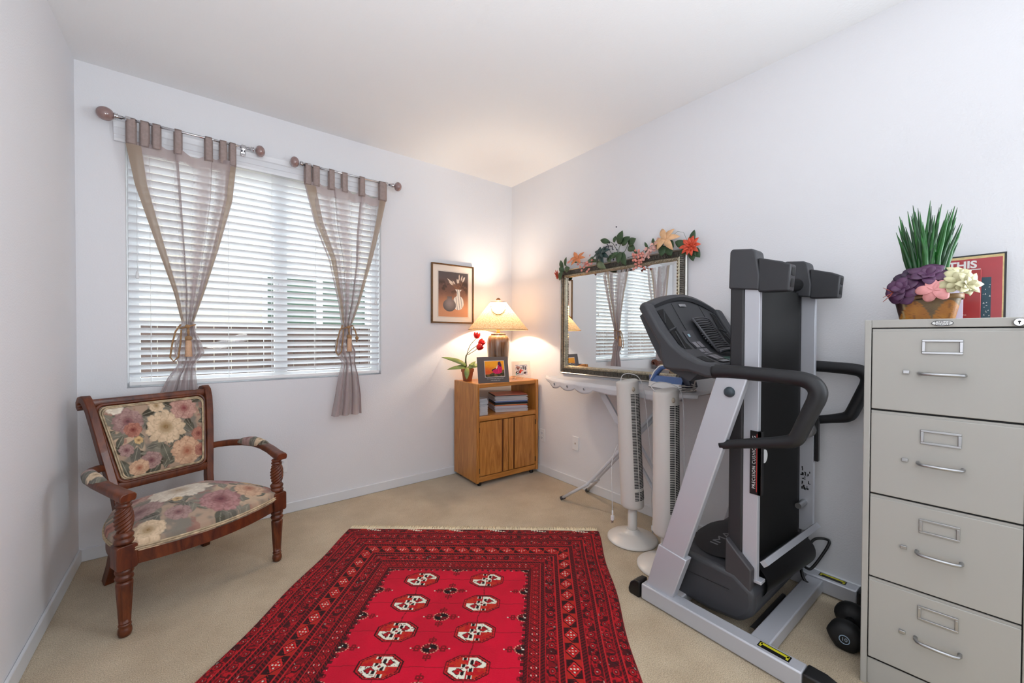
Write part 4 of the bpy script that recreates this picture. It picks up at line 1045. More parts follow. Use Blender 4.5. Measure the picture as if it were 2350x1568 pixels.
# ================================================================== MIRROR
def mirror():
    Y0, Y1, Z0, Z1 = -1.848, -.716, .934, 1.815
    r = thing('wall_mirror', 'wide wall mirror in ornate silver gilt frame with beaded edge', 'mirror', (0, (Y0+Y1)/2, (Z0+Z1)/2))
    def ring(profile):
        mb = MB(); n = len(profile); vs = []
        for (cy, cz, sy, sz) in ((Y0, Z0, 1, 1), (Y1, Z0, -1, 1), (Y1, Z1, -1, -1), (Y0, Z1, 1, -1)):
            for d, h in profile: vs.append((-h, cy+sy*d, cz+sz*d))
        fs = []
        for k in range(4):
            for i in range(n-1):
                a = k*n+i; b = ((k+1) % 4)*n+i; fs.append((a, a+1, b+1, b))
        return mb.add(vs, fs)
    Mg = mat('silver_gilt', (176, 168, 148), .34, metal=.85, var=.25, vscale=35, bump=.2, bscale=200)
    Mp = mat('polished_silver_lip', (186, 184, 178), .3, metal=.8)
    Md = mat('antique_groove', (112, 108, 100), .45, metal=.6, var=.3, vscale=50)
    obj('frame', ring([(0, .002), (0, .022), (.003, .027), (.007, .028), (.010, .026)]), Mp, r, world=True)
    obj('frame_cove', ring([(.010, .026), (.013, .022), (.045, .019), (.047, .024)]), Md, r, world=True)
    obj('frame_inner', ring([(.046, .026), (.052, .029), (.064, .026), (.070, .016), (.072, .010)]), Mg, r, world=True)
    rb = MB(); bd = MB()
    def along(a0, a1, step):
        n = int((a1-a0)/step); return [a0+(a1-a0)*(i+.5)/n for i in range(n)]
    for z, s in ((Z0, 1), (Z1, -1)):
        for y in along(Y0+.03, Y1-.03, .0115): rb.obox((-.0255, y, z+s*.030), (0, 1, 0), (-.6, 0, 0), (-.25, 0, s), .0032, .006, .0135)
        for y in along(Y0+.055, Y1-.055, .021): bd.sphere((-.029, y, z+s*.0595), .0055, .0095, .0045, 10, 7, Matrix.Rotation(.45*s, 3, 'X'))
    for y, s in ((Y0, 1), (Y1, -1)):
        for z in along(Z0+.03, Z1-.03, .0115): rb.obox((-.0255, y+s*.030, z), (0, 0, 1), (-.6, 0, 0), (-.25, s, 0), .0032, .006, .0135)
        for z in along(Z0+.055, Z1-.055, .021): bd.sphere((-.029, y+s*.0595, z), .0055, .0045, .0095, 10, 7, Matrix.Rotation(.45*s, 3, 'X'))
    obj('ribbing', rb, Md, r, world=True); obj('beading', bd, Mg, r, smooth=True, world=True)
    mm = mat('mirror_silvering', (236, 240, 240), .0, metal=1)
    i0, i1, j0, j1 = Y0+.070, Y1-.070, Z0+.070, Z1-.070; bv = .022
    vs = [(-.0125, i0, j0), (-.0125, i1, j0), (-.0125, i1, j1), (-.0125, i0, j1), (-.0145, i0+bv, j0+bv), (-.0145, i1-bv, j0+bv), (-.0145, i1-bv, j1-bv), (-.0145, i0+bv, j1-bv)]
    obj('mirror_glass', MB().add(vs, [(4, 7, 6, 5), (0, 4, 5, 1), (1, 5, 6, 2), (2, 6, 7, 3), (3, 7, 4, 0)]), mm, r, world=True)
    obj('backing', MB().box(-.010, -.001, Y0+.01, Y1-.01, Z0+.01, Z1-.01), M_black, r, world=True)
mirror()

# silk flowers tucked along the mirror's top edge
XF = -.050
G1 = mat('silk_leaf_green', (58, 84, 54), .5, var=.25, vscale=25); G2 = mat('silk_leaf_sage', (98, 112, 84), .55, var=.25, vscale=25)
PNK = mat('silk_pink', (224, 148, 134), .6, var=.12, vscale=60); ORG = mat('silk_orange', (214, 132, 84), .55, var=.18, vscale=30); PCH = mat('silk_peach', (222, 176, 132), .55, var=.15, vscale=30)
TEAL = mat('silk_teal', (42, 66, 64), .45, var=.3, vscale=30); RED_ = mat('silk_coral_red', (216, 84, 56), .5, var=.2, vscale=40); STM = mat('silk_stem', (70, 84, 58), .6); BRY = mat('dark_berries', (28, 28, 44), .3)
FR = Vector((-1, 0, 0))
def yz(y, z, x=XF): return Vector((x, y, z))
def sprig(name, lab, cat, at): return thing(name, lab, cat, at, 0, 'silk flowers along the mirror top')
def lf(mb, y, z, ay, az, L, W, x=XF, dr=.15): mb.leaf(yz(y, z, x), Vector((-.25, ay, az)), FR, L, W, dr, 7, .3)
def silk():
    r = sprig('silk_flower', 'coral silk bloom with green leaves at the mirror corner by the lamp', 'artificial flower', yz(-.74, 1.80))
    obj('petals', MB().flower(yz(-.712, 1.775), (-.35, .9, -.2), 8, .050, .022, .25, 2, seed=1), RED_, r, smooth=True, world=True, solid=.0008)
    mb = MB(); lf(mb, -.775, 1.825, .35, .95, .075, .045); lf(mb, -.80, 1.84, -.25, 1, .075, .032); lf(mb, -.79, 1.80, .5, .3, .06, .05); lf(mb, -.80, 1.80, -.8, .2, .065, .055); lf(mb, -.775, 1.80, .3, -1, .085, .045, -.06)
    obj('leaves', mb, G1, r, smooth=True, world=True, solid=.0008)
    obj('stem', MB().tube([yz(-.71, 1.78), yz(-.76, 1.805), yz(-.82, 1.83), yz(-.80, 1.86)], .0022, 6), STM, r, smooth=True, world=True)
    r = sprig('silk_lily', 'orange silk lily with pink buds near the left end of the mirror top', 'artificial flower', yz(-.96, 1.83))
    obj('petals', MB().flower(yz(-.955, 1.875, -.065), (-.8, -.15, .45), 6, .078, .032, .45, 1, seed=4, droop=.35), ORG, r, smooth=True, world=True, solid=.0008)
    pk = MB(); R = random.Random(11)
    for k in range(26):
        a, b = R.gauss(-1.045, .035), R.gauss(1.818, .020)
        pk.flower(yz(a, b, -.055+R.uniform(-.02, .01)), (-1, R.uniform(-.5, .5), R.uniform(-.4, .6)), 5, .012, .009, .5, 1, seed=k)
    for (a, b) in ((-.86, 1.865), (-.88, 1.875), (-.845, 1.86), (-.995, 1.775), (-1.05, 1.760), (-1.07, 1.775)): pk.flower(yz(a, b, -.06), (-1, 0, .2), 5, .014, .010, .5, 1, seed=int(a*-100))
    obj('pink_buds', pk, PNK, r, smooth=True, world=True, stuff=True)
    mb = MB(); lf(mb, -1.06, 1.845, -.9, .35, .07, .022); lf(mb, -1.09, 1.84, -.8, -.1, .07, .024); lf(mb, -.93, 1.85, .7, .4, .05, .022)
    obj('leaves', mb, G1, r, smooth=True, world=True, solid=.0008)
    obj('stem', MB().tube([yz(-.86, 1.866), yz(-.93, 1.852), yz(-1.02, 1.835), yz(-1.14, 1.825)], .002, 6), STM, r, smooth=True, world=True)
    r = sprig('silk_poinsettia', 'dark teal silk poinsettia on the mirror top', 'artificial flower', yz(-1.19, 1.84))
    obj('petals', MB().flower(yz(-1.19, 1.880, -.065), (-.9, .1, .35), 7, .088, .040, .2, 2, seed=8, droop=.45), TEAL, r, smooth=True, world=True, solid=.0008)
    mb = MB(); lf(mb, -1.15, 1.82, -.7, -.45, .12, .055, -.06); lf(mb, -1.11, 1.85, .8, -.2, .07, .03); lf(mb, -1.24, 1.84, -.6, -.6, .06, .03)
    obj('leaves', mb, G2, r, smooth=True, world=True, solid=.0008)
    r = sprig('silk_leaf_spray', 'green silk leaf spray with dark berries standing above the mirror middle', 'artificial foliage', yz(-1.36, 1.84))
    mb = MB()
    for q in ((-1.26, 1.955, .7, .25, .085, .040), (-1.30, 1.945, -.4, .8, .05, .03), (-1.345, 1.925, -.35, .75, .10, .062), (-1.37, 1.915, -.8, .45, .09, .058), (-1.43, 1.905, -.75, .35, .075, .062), (-1.43, 1.895, -.7, -.45, .075, .058), (-1.36, 1.865, .2, -1, .085, .052), (-1.375, 1.86, -.35, -1, .11, .055), (-1.34, 1.86, .9, -.4, .07, .04), (-1.31, 1.87, .5, -.7, .07, .03), (-1.27, 1.86, .2, -.9, .05, .022)): lf(mb, *q)
    obj('leaves', mb, G1, r, smooth=True, world=True, solid=.0008)
    st = MB()
    for a in ([(-1.33, 1.82), (-1.33, 1.88), (-1.29, 1.94), (-1.25, 1.965)], [(-1.34, 1.82), (-1.345, 1.90), (-1.38, 1.955)], [(-1.36, 1.82), (-1.40, 1.87), (-1.43, 1.92)], [(-1.30, 1.82), (-1.275, 1.87), (-1.25, 1.91)]): st.tube([yz(*p) for p in a], .0022, 6)
    obj('stems', st, STM, r, smooth=True, world=True)
    b = MB()
    for k in range(20): b.sphere(yz(-1.275+R.gauss(0, .03), 1.915+R.gauss(0, .04), -.055), .0055, None, None, 8, 6)
    obj('berries', b, BRY, r, smooth=True, world=True)
    r = sprig('silk_blossom_spray', 'pink silk blossom spray with a round berry cluster on the mirror top', 'artificial flower', yz(-1.52, 1.81))
    b = MB()
    for k in range(44):
        a, c = R.gauss(0, .022), R.gauss(0, .030); b.sphere(yz(-1.515+a, 1.795+c, -.062+R.uniform(-.014, .01)), .0088, None, None, 8, 6)
    obj('berry_cluster', b, PNK, r, smooth=True, world=True)
    pk = MB()
    for k in range(34):
        t = R.random(); pk.flower(yz(-1.555-.13*t+R.gauss(0, .016), 1.80+.085*t+R.gauss(0, .018), -.055+R.uniform(-.02, .01)), (-1, R.uniform(-.4, .4), R.uniform(-.3, .5)), 5, .014, .011, .4, 1, seed=k+50)
    obj('blossoms', pk, mat('silk_pale_pink', (226, 178, 168), .6, var=.15, vscale=60), r, smooth=True, world=True)
    mb = MB()
    for q in ((-1.50, 1.83, .5, .7, .05, .02), (-1.585, 1.855, .4, .8, .05, .02), (-1.63, 1.87, .1, 1, .045, .025), (-1.56, 1.835, -.9, .2, .05, .028)): lf(mb, *q)
    obj('leaves', mb, G1, r, smooth=True, world=True, solid=.0008)
    obj('stem', MB().tube([yz(-1.42, 1.815), yz(-1.50, 1.82), yz(-1.57, 1.85), yz(-1.66, 1.885)], .0022, 6).tube([yz(-1.57, 1.85), yz(-1.62, 1.84), yz(-1.70, 1.86)], .0018, 6), STM, r, smooth=True, world=True)
    r = sprig('silk_lily', 'peach silk lily with round green leaves near the right end of the mirror top', 'artificial flower', yz(-1.73, 1.83))
    obj('petals', MB().flower(yz(-1.725, 1.885, -.070), (-.85, -.05, .3), 6, .094, .042, .28, 1, seed=15, droop=.45), PCH, r, smooth=True, world=True, solid=.0008)
    mb = MB()
    for q in ((-1.70, 1.865, .9, -.3, .065, .055), (-1.715, 1.845, .3, -1, .07, .058, -.06), (-1.745, 1.845, -.3, -1, .08, .058, -.06), (-1.74, 1.87, -.6, -.7, .06, .05)): lf(mb, *q)
    obj('leaves', mb, G1, r, smooth=True, world=True, solid=.0008)
    obj('stem', MB().tube([yz(-1.73, 1.88, -.055), yz(-1.73, 1.82, -.05)], .003, 6).tube([yz(-1.76, 1.90), yz(-1.80, 1.925), yz(-1.84, 1.91), yz(-1.87, 1.84)], .0009, 5), STM, r, smooth=True, world=True)
    r = sprig('silk_dahlia', 'red orange silk dahlia at the mirror corner nearest the treadmill', 'artificial flower', yz(-1.88, 1.80, -.06))
    obj('petals', MB().flower(yz(-1.893, 1.815, -.062), (-.9, -.1, .2), 10, .068, .028, .30, 3, seed=20), RED_, r, smooth=True, world=True, solid=.0008)
    mb = MB()
    for q in ((-1.86, 1.82, .9, .5, .085, .05), (-1.895, 1.83, -.25, 1, .085, .04), (-1.91, 1.80, -.5, -.8, .08, .05), (-1.87, 1.80, .8, -.5, .06, .045), (-1.90, 1.80, -.1, -1, .085, .05)): lf(mb, *q)
    obj('leaves', mb, G1, r, smooth=True, world=True, solid=.0008)
silk()

# ================================================================== IRONING BOARD
def ironing():
    zt = .918; xc = -.165
    r = thing('ironing_board', 'ironing board with pale grey cover standing along the mirror wall', 'ironing board', (xc, -1.4, 0))
    mc = mat('grey_board_cover', (204, 203, 206), .8, bump=.3, bscale=40, var=.05, vscale=10)
    def halfw(y):
        t = min(1, max(0, (-.70-y)/.62)); return .145*math.sin(t*PI/2)**.62*1.0 if y > -1.93 else .145-.05*min(1, (-1.93-y)/.12)**2
    N = 80
    def top(u, v):
        y = -.70-1.35*u; w_ = halfw(y)+.004; s = v*2-1; e = abs(s)
        z = zt+.004*math.sin(y*31+s*3)*(e < .9)*.4
        if e > .9: z -= .018*((e-.9)/.1)**2
        return (xc+s*w_, y, z)
    obj('cover', MB().grid(top, N, 24), mc, r, smooth=True, world=True)
    def skirt(side):
        def f(u, v):
            y = -.70-1.35*u; w_ = halfw(y)+.005
            sc = (.008+.026*min(1, max(0, (-.72-y)/.15)))*min(1, max(.15, (y+2.02)/.14))+(.030*abs(math.sin(PI*(y+.80)/.175))**.6*min(1, max(0, (-.74-y)/.12)) if y > -1.325 else .012*math.sin((y+1.325)*9)**2*min(1, max(0, (y+2.02)/.14)))
            return (xc+side*w_*(1-.02*v), y, zt-.016-sc*v)
        return f
    obj('skirt', MB().grid(skirt(-1), 140, 4).grid(skirt(1), 140, 4), mc, r, smooth=True, world=True, solid=.0015)
    gm = MB()
    for y in (-.895, -1.07, -1.25):
        cy = y; w_ = halfw(y)+.007
        gm.tube([(xc-w_-.001+.001*math.cos(0), cy+.007*math.cos(t), zt-.045+.009*math.sin(t)) for t in [2*PI*i/14 for i in range(15)]], .0025, 6)
    obj('eyelets', gm, M_chrome, r, smooth=True, world=True)
    ho = MB()
    for y in (-.895, -1.07, -1.25): ho.prism([(y+.0055*math.cos(t), zt-.045+.0075*math.sin(t)) for t in [2*PI*i/12 for i in range(12)]], 'x', xc-halfw(y)-.0085, xc-halfw(y)-.0065)
    obj('eyelet_holes', ho, mat('eyelet_gap', (120, 118, 118), .8), r, world=True)
    M_leg = mat('white_enamel_tube', (206, 207, 212), .3)
    obj('rail', MB().box(xc-.10, xc-.075, -1.95, -1.0, zt-.045, zt-.03).box(xc+.075, xc+.10, -1.95, -1.0, zt-.045, zt-.03), M_leg, r, world=True)
    # leg pair 1: feet toward the corner, rising to the rear
    pa = MB()
    for s in (-1, 1):
        foot = Vector((xc-.135, -1.02, .016)) if s < 0 else Vector((xc+.135, -1.035, .016))
        pa.tube([foot, Vector((xc+s*.055, -1.20, .155)), Vector((xc+s*.035, -1.235, .20)), Vector((xc+s*.033, -1.30, .27)), Vector((xc+s*.033, -1.83, zt-.05))], .0115, 12)
    obj('leg', pa, M_leg, r, smooth=True, world=True)
    obj('cross_tube', MB().tube([(xc-.05, -1.22, .175), (xc+.05, -1.225, .175)], .0085, 10), M_leg, r, smooth=True, world=True)
    for s, y in ((-1, -1.02), (1, -1.035)):
        obj('foot_cap', MB().tube([(xc+s*.139, y+.008, .012), (xc+s*.120, y-.02, .030)], .0145, 12), M_char, r, smooth=True, world=True)
    pb = MB().sweep([(xc-.03, -1.30, zt-.05), (xc-.03, -1.46, .66), (xc-.03, -1.52, .58)], [(-.008, -.022), (.008, -.022), (.008, .022), (-.008, .022)])
    for s in (-1, 1):
        pb.tube([(xc+s*.05, -1.47, .66), (xc+s*.05, -1.85, .14), (xc+s*.135, -1.92, .016)], .0115, 12)
    obj('leg', pb, M_leg, r, smooth=True, world=True, auto=50)
    for s in (-1, 1): obj('foot_cap', MB().tube([(xc+s*.137, -1.925, .013), (xc+s*.118, -1.902, .035)], .0145, 12), M_char, r, smooth=True, world=True)
ironing()

def iron():
    x0, zb = -.165, .9205
    r = thing('steam_iron', 'white and blue steam iron with navy heel standing on the ironing board', 'iron', (x0, -1.80, zb), 0)
    Mb = mat('iron_blue', (70, 104, 160), .25, coat=.4); Mn = mat('iron_navy', (30, 34, 52), .35)
    def outl(y): # half width along the iron; tip at y=-1.67, heel y=-1.93
        t = min(1, max(0, (-1.672-y)/.25)); return .052*math.sin(t**.75*PI/2)
    ys = [-1.672-.258*i/24 for i in range(25)]
    sp = MB()
    def body(z0, z1, k0, k1, zt_fn=None):
        def f(u, v):
            y = ys[0]+(ys[-1]-ys[0])*(u if u <= 1 else 1); return y
        mb = MB(); vs = []; n = len(ys); fs = []
        for z, k in ((z0, k0), (z1, k1)):
            for s in (1, -1):
                for y in (ys if s > 0 else ys[::-1]): vs.append((x0+s*outl(y)*k, -1.80+(y+1.80)*(1 if k > .95 else .96), z))
        m = 2*n
        fs = [(i, (i+1) % m, m+(i+1) % m, m+i) for i in range(m)]+[tuple(range(m))[::-1], tuple(range(m, 2*m))]
        return mb.add(vs, fs)
    obj('soleplate', body(zb, zb+.008, 1, 1), M_chrome, r, world=True)
    obj('body', body(zb+.008, zb+.042, 1, .93), M_white, r, world=True, smooth=True, auto=50)
    obj('water_tank', body(zb+.042, zb+.082, .90, .50), Mb, r, world=True, smooth=True, auto=50)
    obj('handle', MB().sweep([(x0, -1.705, zb+.045), (x0, -1.735, zb+.100), (x0, -1.765, zb+.130), (x0, -1.81, zb+.142), (x0, -1.87, zb+.140), (x0, -1.905, zb+.125), (x0, -1.925, zb+.06)], [(-.015, -.011), (.015, -.011), (.019, 0), (.015, .011), (-.015, .011), (-.019, 0)]), Mb, r, world=True, smooth=True, bevel=.002)
    obj('handle_trim', MB().sweep([(x0, -1.690, zb+.045), (x0, -1.722, zb+.106), (x0, -1.757, zb+.141), (x0, -1.81, zb+.153), (x0, -1.87, zb+.151)], [(-.017, -.003), (.017, -.003), (.014, .005), (-.014, .005)]), M_white, r, world=True, smooth=True)
    obj('heel', MB().sweep([(x0, -1.915, zb+.125), (x0, -1.935, zb+.09), (x0, -1.955, zb+.05), (x0, -1.962, zb+.022)], [(-.038, -.020), (.038, -.020), (.044, 0), (.038, .020), (-.038, .020), (-.044, 0)]), Mn, r, world=True, smooth=True, bevel=.003)
    obj('steam_dial', MB().lathe([(.014, 0), (.014, .012), (.010, .016)], (x0, -1.735, zb+.145-.02), 16), M_char, r, smooth=True, world=True)
    pts = [(x0, -1.90, zb+.135), (x0-.02, -1.98, zb+.15), (x0-.06, -2.02, zb+.09), (x0-.08, -2.015, zb+.02)]
    for k in range(66):
        t = k*.30; pts.append((x0-.070+.042*math.cos(t)+.006*math.sin(k), -1.975+.052*math.sin(t)*(1-.004*k), zb+.006+.0007*k))
    obj('iron_cord', MB().tube(pts, .0032, 8), mat('grey_iron_cord', (150, 148, 146), .6), r, smooth=True, world=True)
iron()

# ================================================================== TOWER FANS
def fan(lab, bx, by, tilt_y, zt, zb, gdir, cord1, cord2, off):
    r = thing('tower_fan', lab, 'fan', (bx, by, 0), 0, None)
    obj('base', MB().lathe([(.143, 0), (.150, .004), (.150, .010), (.143, .016), (.06, .046), (.046, .050), (.036, .062), (.034, .066)], (0, 0, 0), 64), M_cream, r, smooth=True, auto=50)
    obj('pole', MB().lathe([(.030, .06), (.028, .075), (.027, zb+.01)], (0, 0, 0), 28), M_cream, r, smooth=True)
    H = zt-zb; sx, sy = tilt_y
    def rr(t, z, q): return q
    g = math.radians(gdir)
    def P(th, rad, z, dz=0):
        k = (z-zb)/H; return (rad*math.cos(th)+sx*k, rad*math.sin(th)+sy*k, z+dz)
    def bodyf(u, v):
        th = 2*PI*u; R0 = .069-.003*v
        slant = .030*math.cos(th-g)*-1
        if v < .03: rad = R0*(.90+.10*(v/.03)**.5); z = zb+.012*(v/.03)
        elif v > .97: k = (v-.97)/.03; rad = R0*(1-.14*k*k); z = zt-.010+.010*k
        else: rad = R0; z = zb+.012+(H-.022)*(v-.03)/.94
        return P(th, rad, z, 0)
    def bodyg(u, v):
        p = bodyf(u, v); th = 2*PI*u; k = max(0, (v-.9)/.1)
        return (p[0], p[1], p[2]-k*.022*(1+math.cos(th-g+PI*.75))*.5)
    body = MB().grid(bodyg, 56, 60, closeu=True)
    nb = len(body.v); body.f.append(tuple(range(60*56, 61*56))); body.f.append(tuple(range(0, 56))[::-1])
    obj('housing', body, M_cream, r, smooth=True, auto=50)
    gr = MB()
    def slot(a0, a1, z, h):
        n = 3; R_ = .0695-.003*(z-zb)/H
        for k in range(n):
            t0 = g+math.radians(a0+(a1-a0)*k/n); t1 = g+math.radians(a0+(a1-a0)*(k+1)/n)
            vs = [P(t0, R_-.004, z), P(t1, R_-.004, z), P(t1, R_-.004, z+h), P(t0, R_-.004, z+h), P(t0, R_+.0006, z), P(t1, R_+.0006, z), P(t1, R_+.0006, z+h), P(t0, R_+.0006, z+h)]
            gr.add(vs, [(0, 3, 2, 1), (4, 5, 6, 7), (0, 1, 5, 4), (1, 2, 6, 5), (2, 3, 7, 6), (3, 0, 4, 7)])
    z = zt-.085-.0085
    while z > zb+.055:
        if not (zb+.105 < z < zb+.128):
            for a0, a1 in ((-46, -24), (-18, -6), (-3, 5), (8, 18), (24, 46)): slot(a0, a1, z, .0048)
        z -= .0092
    obj('grille', gr, M_dark, r)
    obj('control_recess', MB().sphere(P(g-math.radians(30), .066, zt-.058), .010, .010, .014, 12, 8), mat('fan_recess', (168, 158, 142), .5), r, smooth=True)
    obj('power_cord', MB().tube(crv([Vector(p)-r.location for p in cord1])[0], .0026, 7).tube(crv([Vector(p)-r.location for p in cord2])[0], .0026, 7), M_cord_w, r, smooth=True)
    e = Vector(off)-r.location
    pl = MB().box(e.x-.009, e.x+.009, e.y-.007, e.y+.007, e.z-.030, e.z)
    pl.lathe([(.004, .0), (.006, .005), (.005, .03), (.003, .034)], (e.x, e.y, e.z), 10)
    p = obj('plug', pl, M_white, r, bevel=.003)
    obj('prongs', MB().box(e.x-.006, e.x-.0045, e.y-.003, e.y+.003, e.z-.046, e.z-.030).box(e.x+.0045, e.x+.006, e.y-.003, e.y+.003, e.z-.046, e.z-.030), M_steel, p)
    return r
fan('white tower fan in front of the ironing board, the one farther from the treadmill', -.372, -1.703, (-.022, .030), .990, .205, -84,
    [(-.430, -1.655, .955), (-.405, -1.635, .985), (-.385, -1.640, 1.012), (-.365, -1.675, 1.018), (-.340, -1.72, .995), (-.330, -1.750, .90), (-.312, -1.775, .62), (-.302, -1.80, .33), (-.298, -1.800, .12)],
    [(-.375, -1.590, .56), (-.418, -1.580, .45), (-.440, -1.600, .25), (-.443, -1.607, .165)], (-.443, -1.607, .132))
fan('white tower fan half hidden behind the slanted treadmill upright', -.488, -1.998, (-.004, .006), .974, .185, -86,
    [(-.545, -1.960, .955), (-.525, -1.925, .982), (-.490, -1.950, 1.000), (-.455, -2.008, .990), (-.440, -2.050, .950), (-.436, -2.062, .85), (-.438, -2.068, .60), (-.438, -2.068, .30), (-.44, -2.05, .2), (-.47, -2.02, .17)],
    [(-.345, -1.84, .55), (-.32, -1.80, .30), (-.292, -1.795, .12)], (-.290, -1.793, .095))
# ================================================================== TREADMILL
def treadmill():
    r = thing('treadmill', 'silver and charcoal folding treadmill with its deck folded upright', 'treadmill', (-.42, -2.4, 0))
    W = dict(world=True)
    XN0, XN1, XF0, XF1 = -.822, -.758, -.088, -.022
    def sh(x): return -.045*(x+.66)/.54     # the raised deck stands slightly askew
    # base rails
    for (a, b, lab) in ((XN0, XN1, None), (XF0, XF1, None)):
        yf = -2.715
        rl = obj('base_rail', MB().box(a, b, yf, -2.07, .004, .076), M_silver, r, bevel=.006, **W)
        obj('end_cap', MB().prism([(-2.062, .0), (-2.005, .0), (-1.998, .02), (-2.010, .055), (-2.035, .076), (-2.062, .079)], 'x', a-.002, b+.002), M_black, r, bevel=.006, seg=3, **W)
        obj('end_cap', MB().prism([(yf, .0), (yf-.105, .0), (yf-.122, .018), (yf-.118, .045), (yf-.095, .066), (yf-.055, .079), (yf, .080)], 'x', a-.003, b+.003), M_black, r, bevel=.008, seg=3, **W)
        st = obj('warning_label', MB().box(a+.018, b-.012, yf+.045, yf+.150, .0762, .0768), M_black, r, **W)
        obj('label_print', MB().box(b-.028, b-.016, yf+.052, yf+.143, .0768, .0771).box(a+.024, b-.018, yf+.050, yf+.058, .0768, .0771).box(a+.024, b-.018, yf+.138, yf+.146, .0768, .0771), mat('label_yellow', (196, 190, 40), .5), st, **W)
    obj('cross_rail', MB().box(XN1, XF0, -2.590, -2.520, .010, .066), M_silver, r, bevel=.005, **W)
    obj('cross_rail', MB().box(XN1, XF0, -2.230, -2.180, .010, .060), M_silver, r, bevel=.005, **W)
    obj('roller_bracket', MB().box(-.66, -.30, -2.500, -2.485, .010, .035), M_steel, r, **W)
    # uprights
    for (a, b) in ((-.800, -.762), (-.085, -.040)):
        up = MB().prism([(-2.095, .070), (-2.205, .070), (-2.520, 1.085), (-2.400, 1.085)], 'x', a, b)
        obj('upright', up, M_silver, r, bevel=.005, **W)
        obj('upright_sleeve', MB().prism([(-2.085, .070), (-2.217, .070), (-2.283, .272), (-2.148, .290)], 'x', a-.004, b+.006), M_silver, r, bevel=.004, **W)
        obj('pivot_knob', MB().tube([((a-.001), -2.455, 1.028), ((a-.010), -2.455, 1.028), ((a-.015), -2.455, 1.028)], [.021, .019, .010], 24), mat('slate_cap', (50, 62, 70), .4), r, smooth=True, auto=50, **W)
        # handrail
        x = (a+b)/2-.004
        pts = [(x, -2.385, 1.105), (x, -2.45, 1.108), (x, -2.55, 1.106), (x, -2.63, 1.103), (x, -2.695, 1.098), (x, -2.725, 1.086), (x, -2.740, 1.062), (x, -2.738, 1.035), (x, -2.725, 1.000), (x, -2.700, .935), (x, -2.682, .890), (x, -2.668, .875), (x, -2.648, .866), (x, -2.60, .853), (x, -2.50, .828), (x, -2.415, .805)]
        rs = [.030, .028, .027, .027, .028, .029, .029, .028, .027, .026, .026, .025, .024, .021, .019, .018]
        obj('handrail', MB().tube(*crv([(*p, q) for p, q in zip(pts, rs)], 5), 20, up=(1, 0, 0)), M_blackm, r, smooth=True, **W)
    # console ---------------------------------------------------------------
    prof = [(0, -2.055, 1.395), (.15, -2.085, 1.350), (.40, -2.135, 1.275), (.62, -2.185, 1.210), (.80, -2.245, 1.162), (1.0, -2.345, 1.130)]
    U0, U1 = -.745, -.095
    def F(u, v, d=0.0):
        y, z = interp(prof, v); arch = .055*math.sin(PI*u)*(1-v)
        e = .010*math.sin(PI*min(1, max(0, u)))
        return Vector((U0+(U1-U0)*u, y+e-.62*d*0-d*.80, z+arch+d*.60))
    def face(u, v): return tuple(F(u, v, 0))
    def back(u, v):
        p = F(u, v); return (p.x, p.y+.055+.03*v, p.z-.045-.035*v)
    fm = MB().grid(lambda u, v: face(u, 1-v), 36, 36); n1 = len(fm.v)
    fm.grid(lambda u, v: back(u, v), 36, 36)
    # walls
    for k in range(36):
        t0, t1 = k/36, (k+1)/36
        for (A, B) in (((t0, 0), (t1, 0)), ((t0, 1), (t1, 1)), ((0, t0), (0, t1)), ((1, t0), (1, t1))):
            o = len(fm.v); fm.v += [face(*A), face(*B), back(*B), back(*A)]; fm.f.append((o, o+1, o+2, o+3))
    con = obj('console', fm, M_char, r, smooth=True, auto=40, **W)
    for (a, b) in ((-.806, -.738), (-.100, -.034)):
        pl = [(-2.030, 1.385), (-2.050, 1.412), (-2.075, 1.405), (-2.110, 1.345), (-2.150, 1.280), (-2.205, 1.215), (-2.265, 1.170), (-2.330, 1.142), (-2.400, 1.134), (-2.408, 1.076), (-2.360, 1.078), (-2.285, 1.098), (-2.195, 1.098), (-2.165, 1.104), (-2.150, 1.150), (-2.140, 1.215), (-2.085, 1.300)]
        obj('console_arm', MB().prism(pl, 'x', a, b), M_char, con, bevel=.014, seg=4, **W)
    # arched hood over the console
    rim = []
    for i in range(25):
        u = i/24; p = F(u, -.0); rim.append((p.x, p.y+.016, p.z+.004+.006*math.sin(PI*u)))
    rim = [(-.768, -2.050, 1.388)]+rim+[(-.072, -2.050, 1.388)]
    obj('console_rim', MB().sweep(rim, scale=[(.55, .6)]+[(1, 1)]*(len(rim)-2)+[(.55, .6)], sec=[(-.030, -.018), (.028, -.018), (.034, 0), (.020, .014), (-.022, .014), (-.034, 0)]), M_char, con, smooth=True, auto=60, **W)
    obj('console_pod', MB().prism([(-2.165, 1.092), (-2.30, 1.088), (-2.345, 1.108), (-2.22, 1.19), (-2.12, 1.19)], 'x', -.745, -.09), M_char, con, bevel=.008, **W)
    def patch(u0, u1, v0, v1, d, nu=8, nv=12, shape=None):
        def f(u, v):
            uu, vv = u0+(u1-u0)*u, v0+(v1-v0)*v
            if shape: uu, vv = shape(u, v)
            return tuple(F(uu, vv, d))
        return MB().grid(f, nu, nv)
    for s in (0, 1):
        m = (lambda u: u) if s == 0 else (lambda u: 1-u)
        slot = lambda u, v, m=m: (m(.045+.012*math.sin(PI*v)+(.09+.02*v)*u), .10+.86*v)
        obj('tray_recess', patch(0, 0, 0, 0, .0030, 6, 60, slot), M_dark, con, **W)
        obj('tray_rib', MB().tube([F(m(.05), .42, .003), F(m(.155), .40, .003)], .006, 6).tube([F(m(.06), .30, .003), F(m(.13), .12, .003)], .003, 6).tube([F(m(.075), .70, .003), F(m(.12), .45, .003)], .003, 6), M_char, con, **W)
        obj('panel_seam', MB().tube([F(m(.285), .05+.1*k, .001) for k in range(6)], .0012, 5), M_black, con, **W)
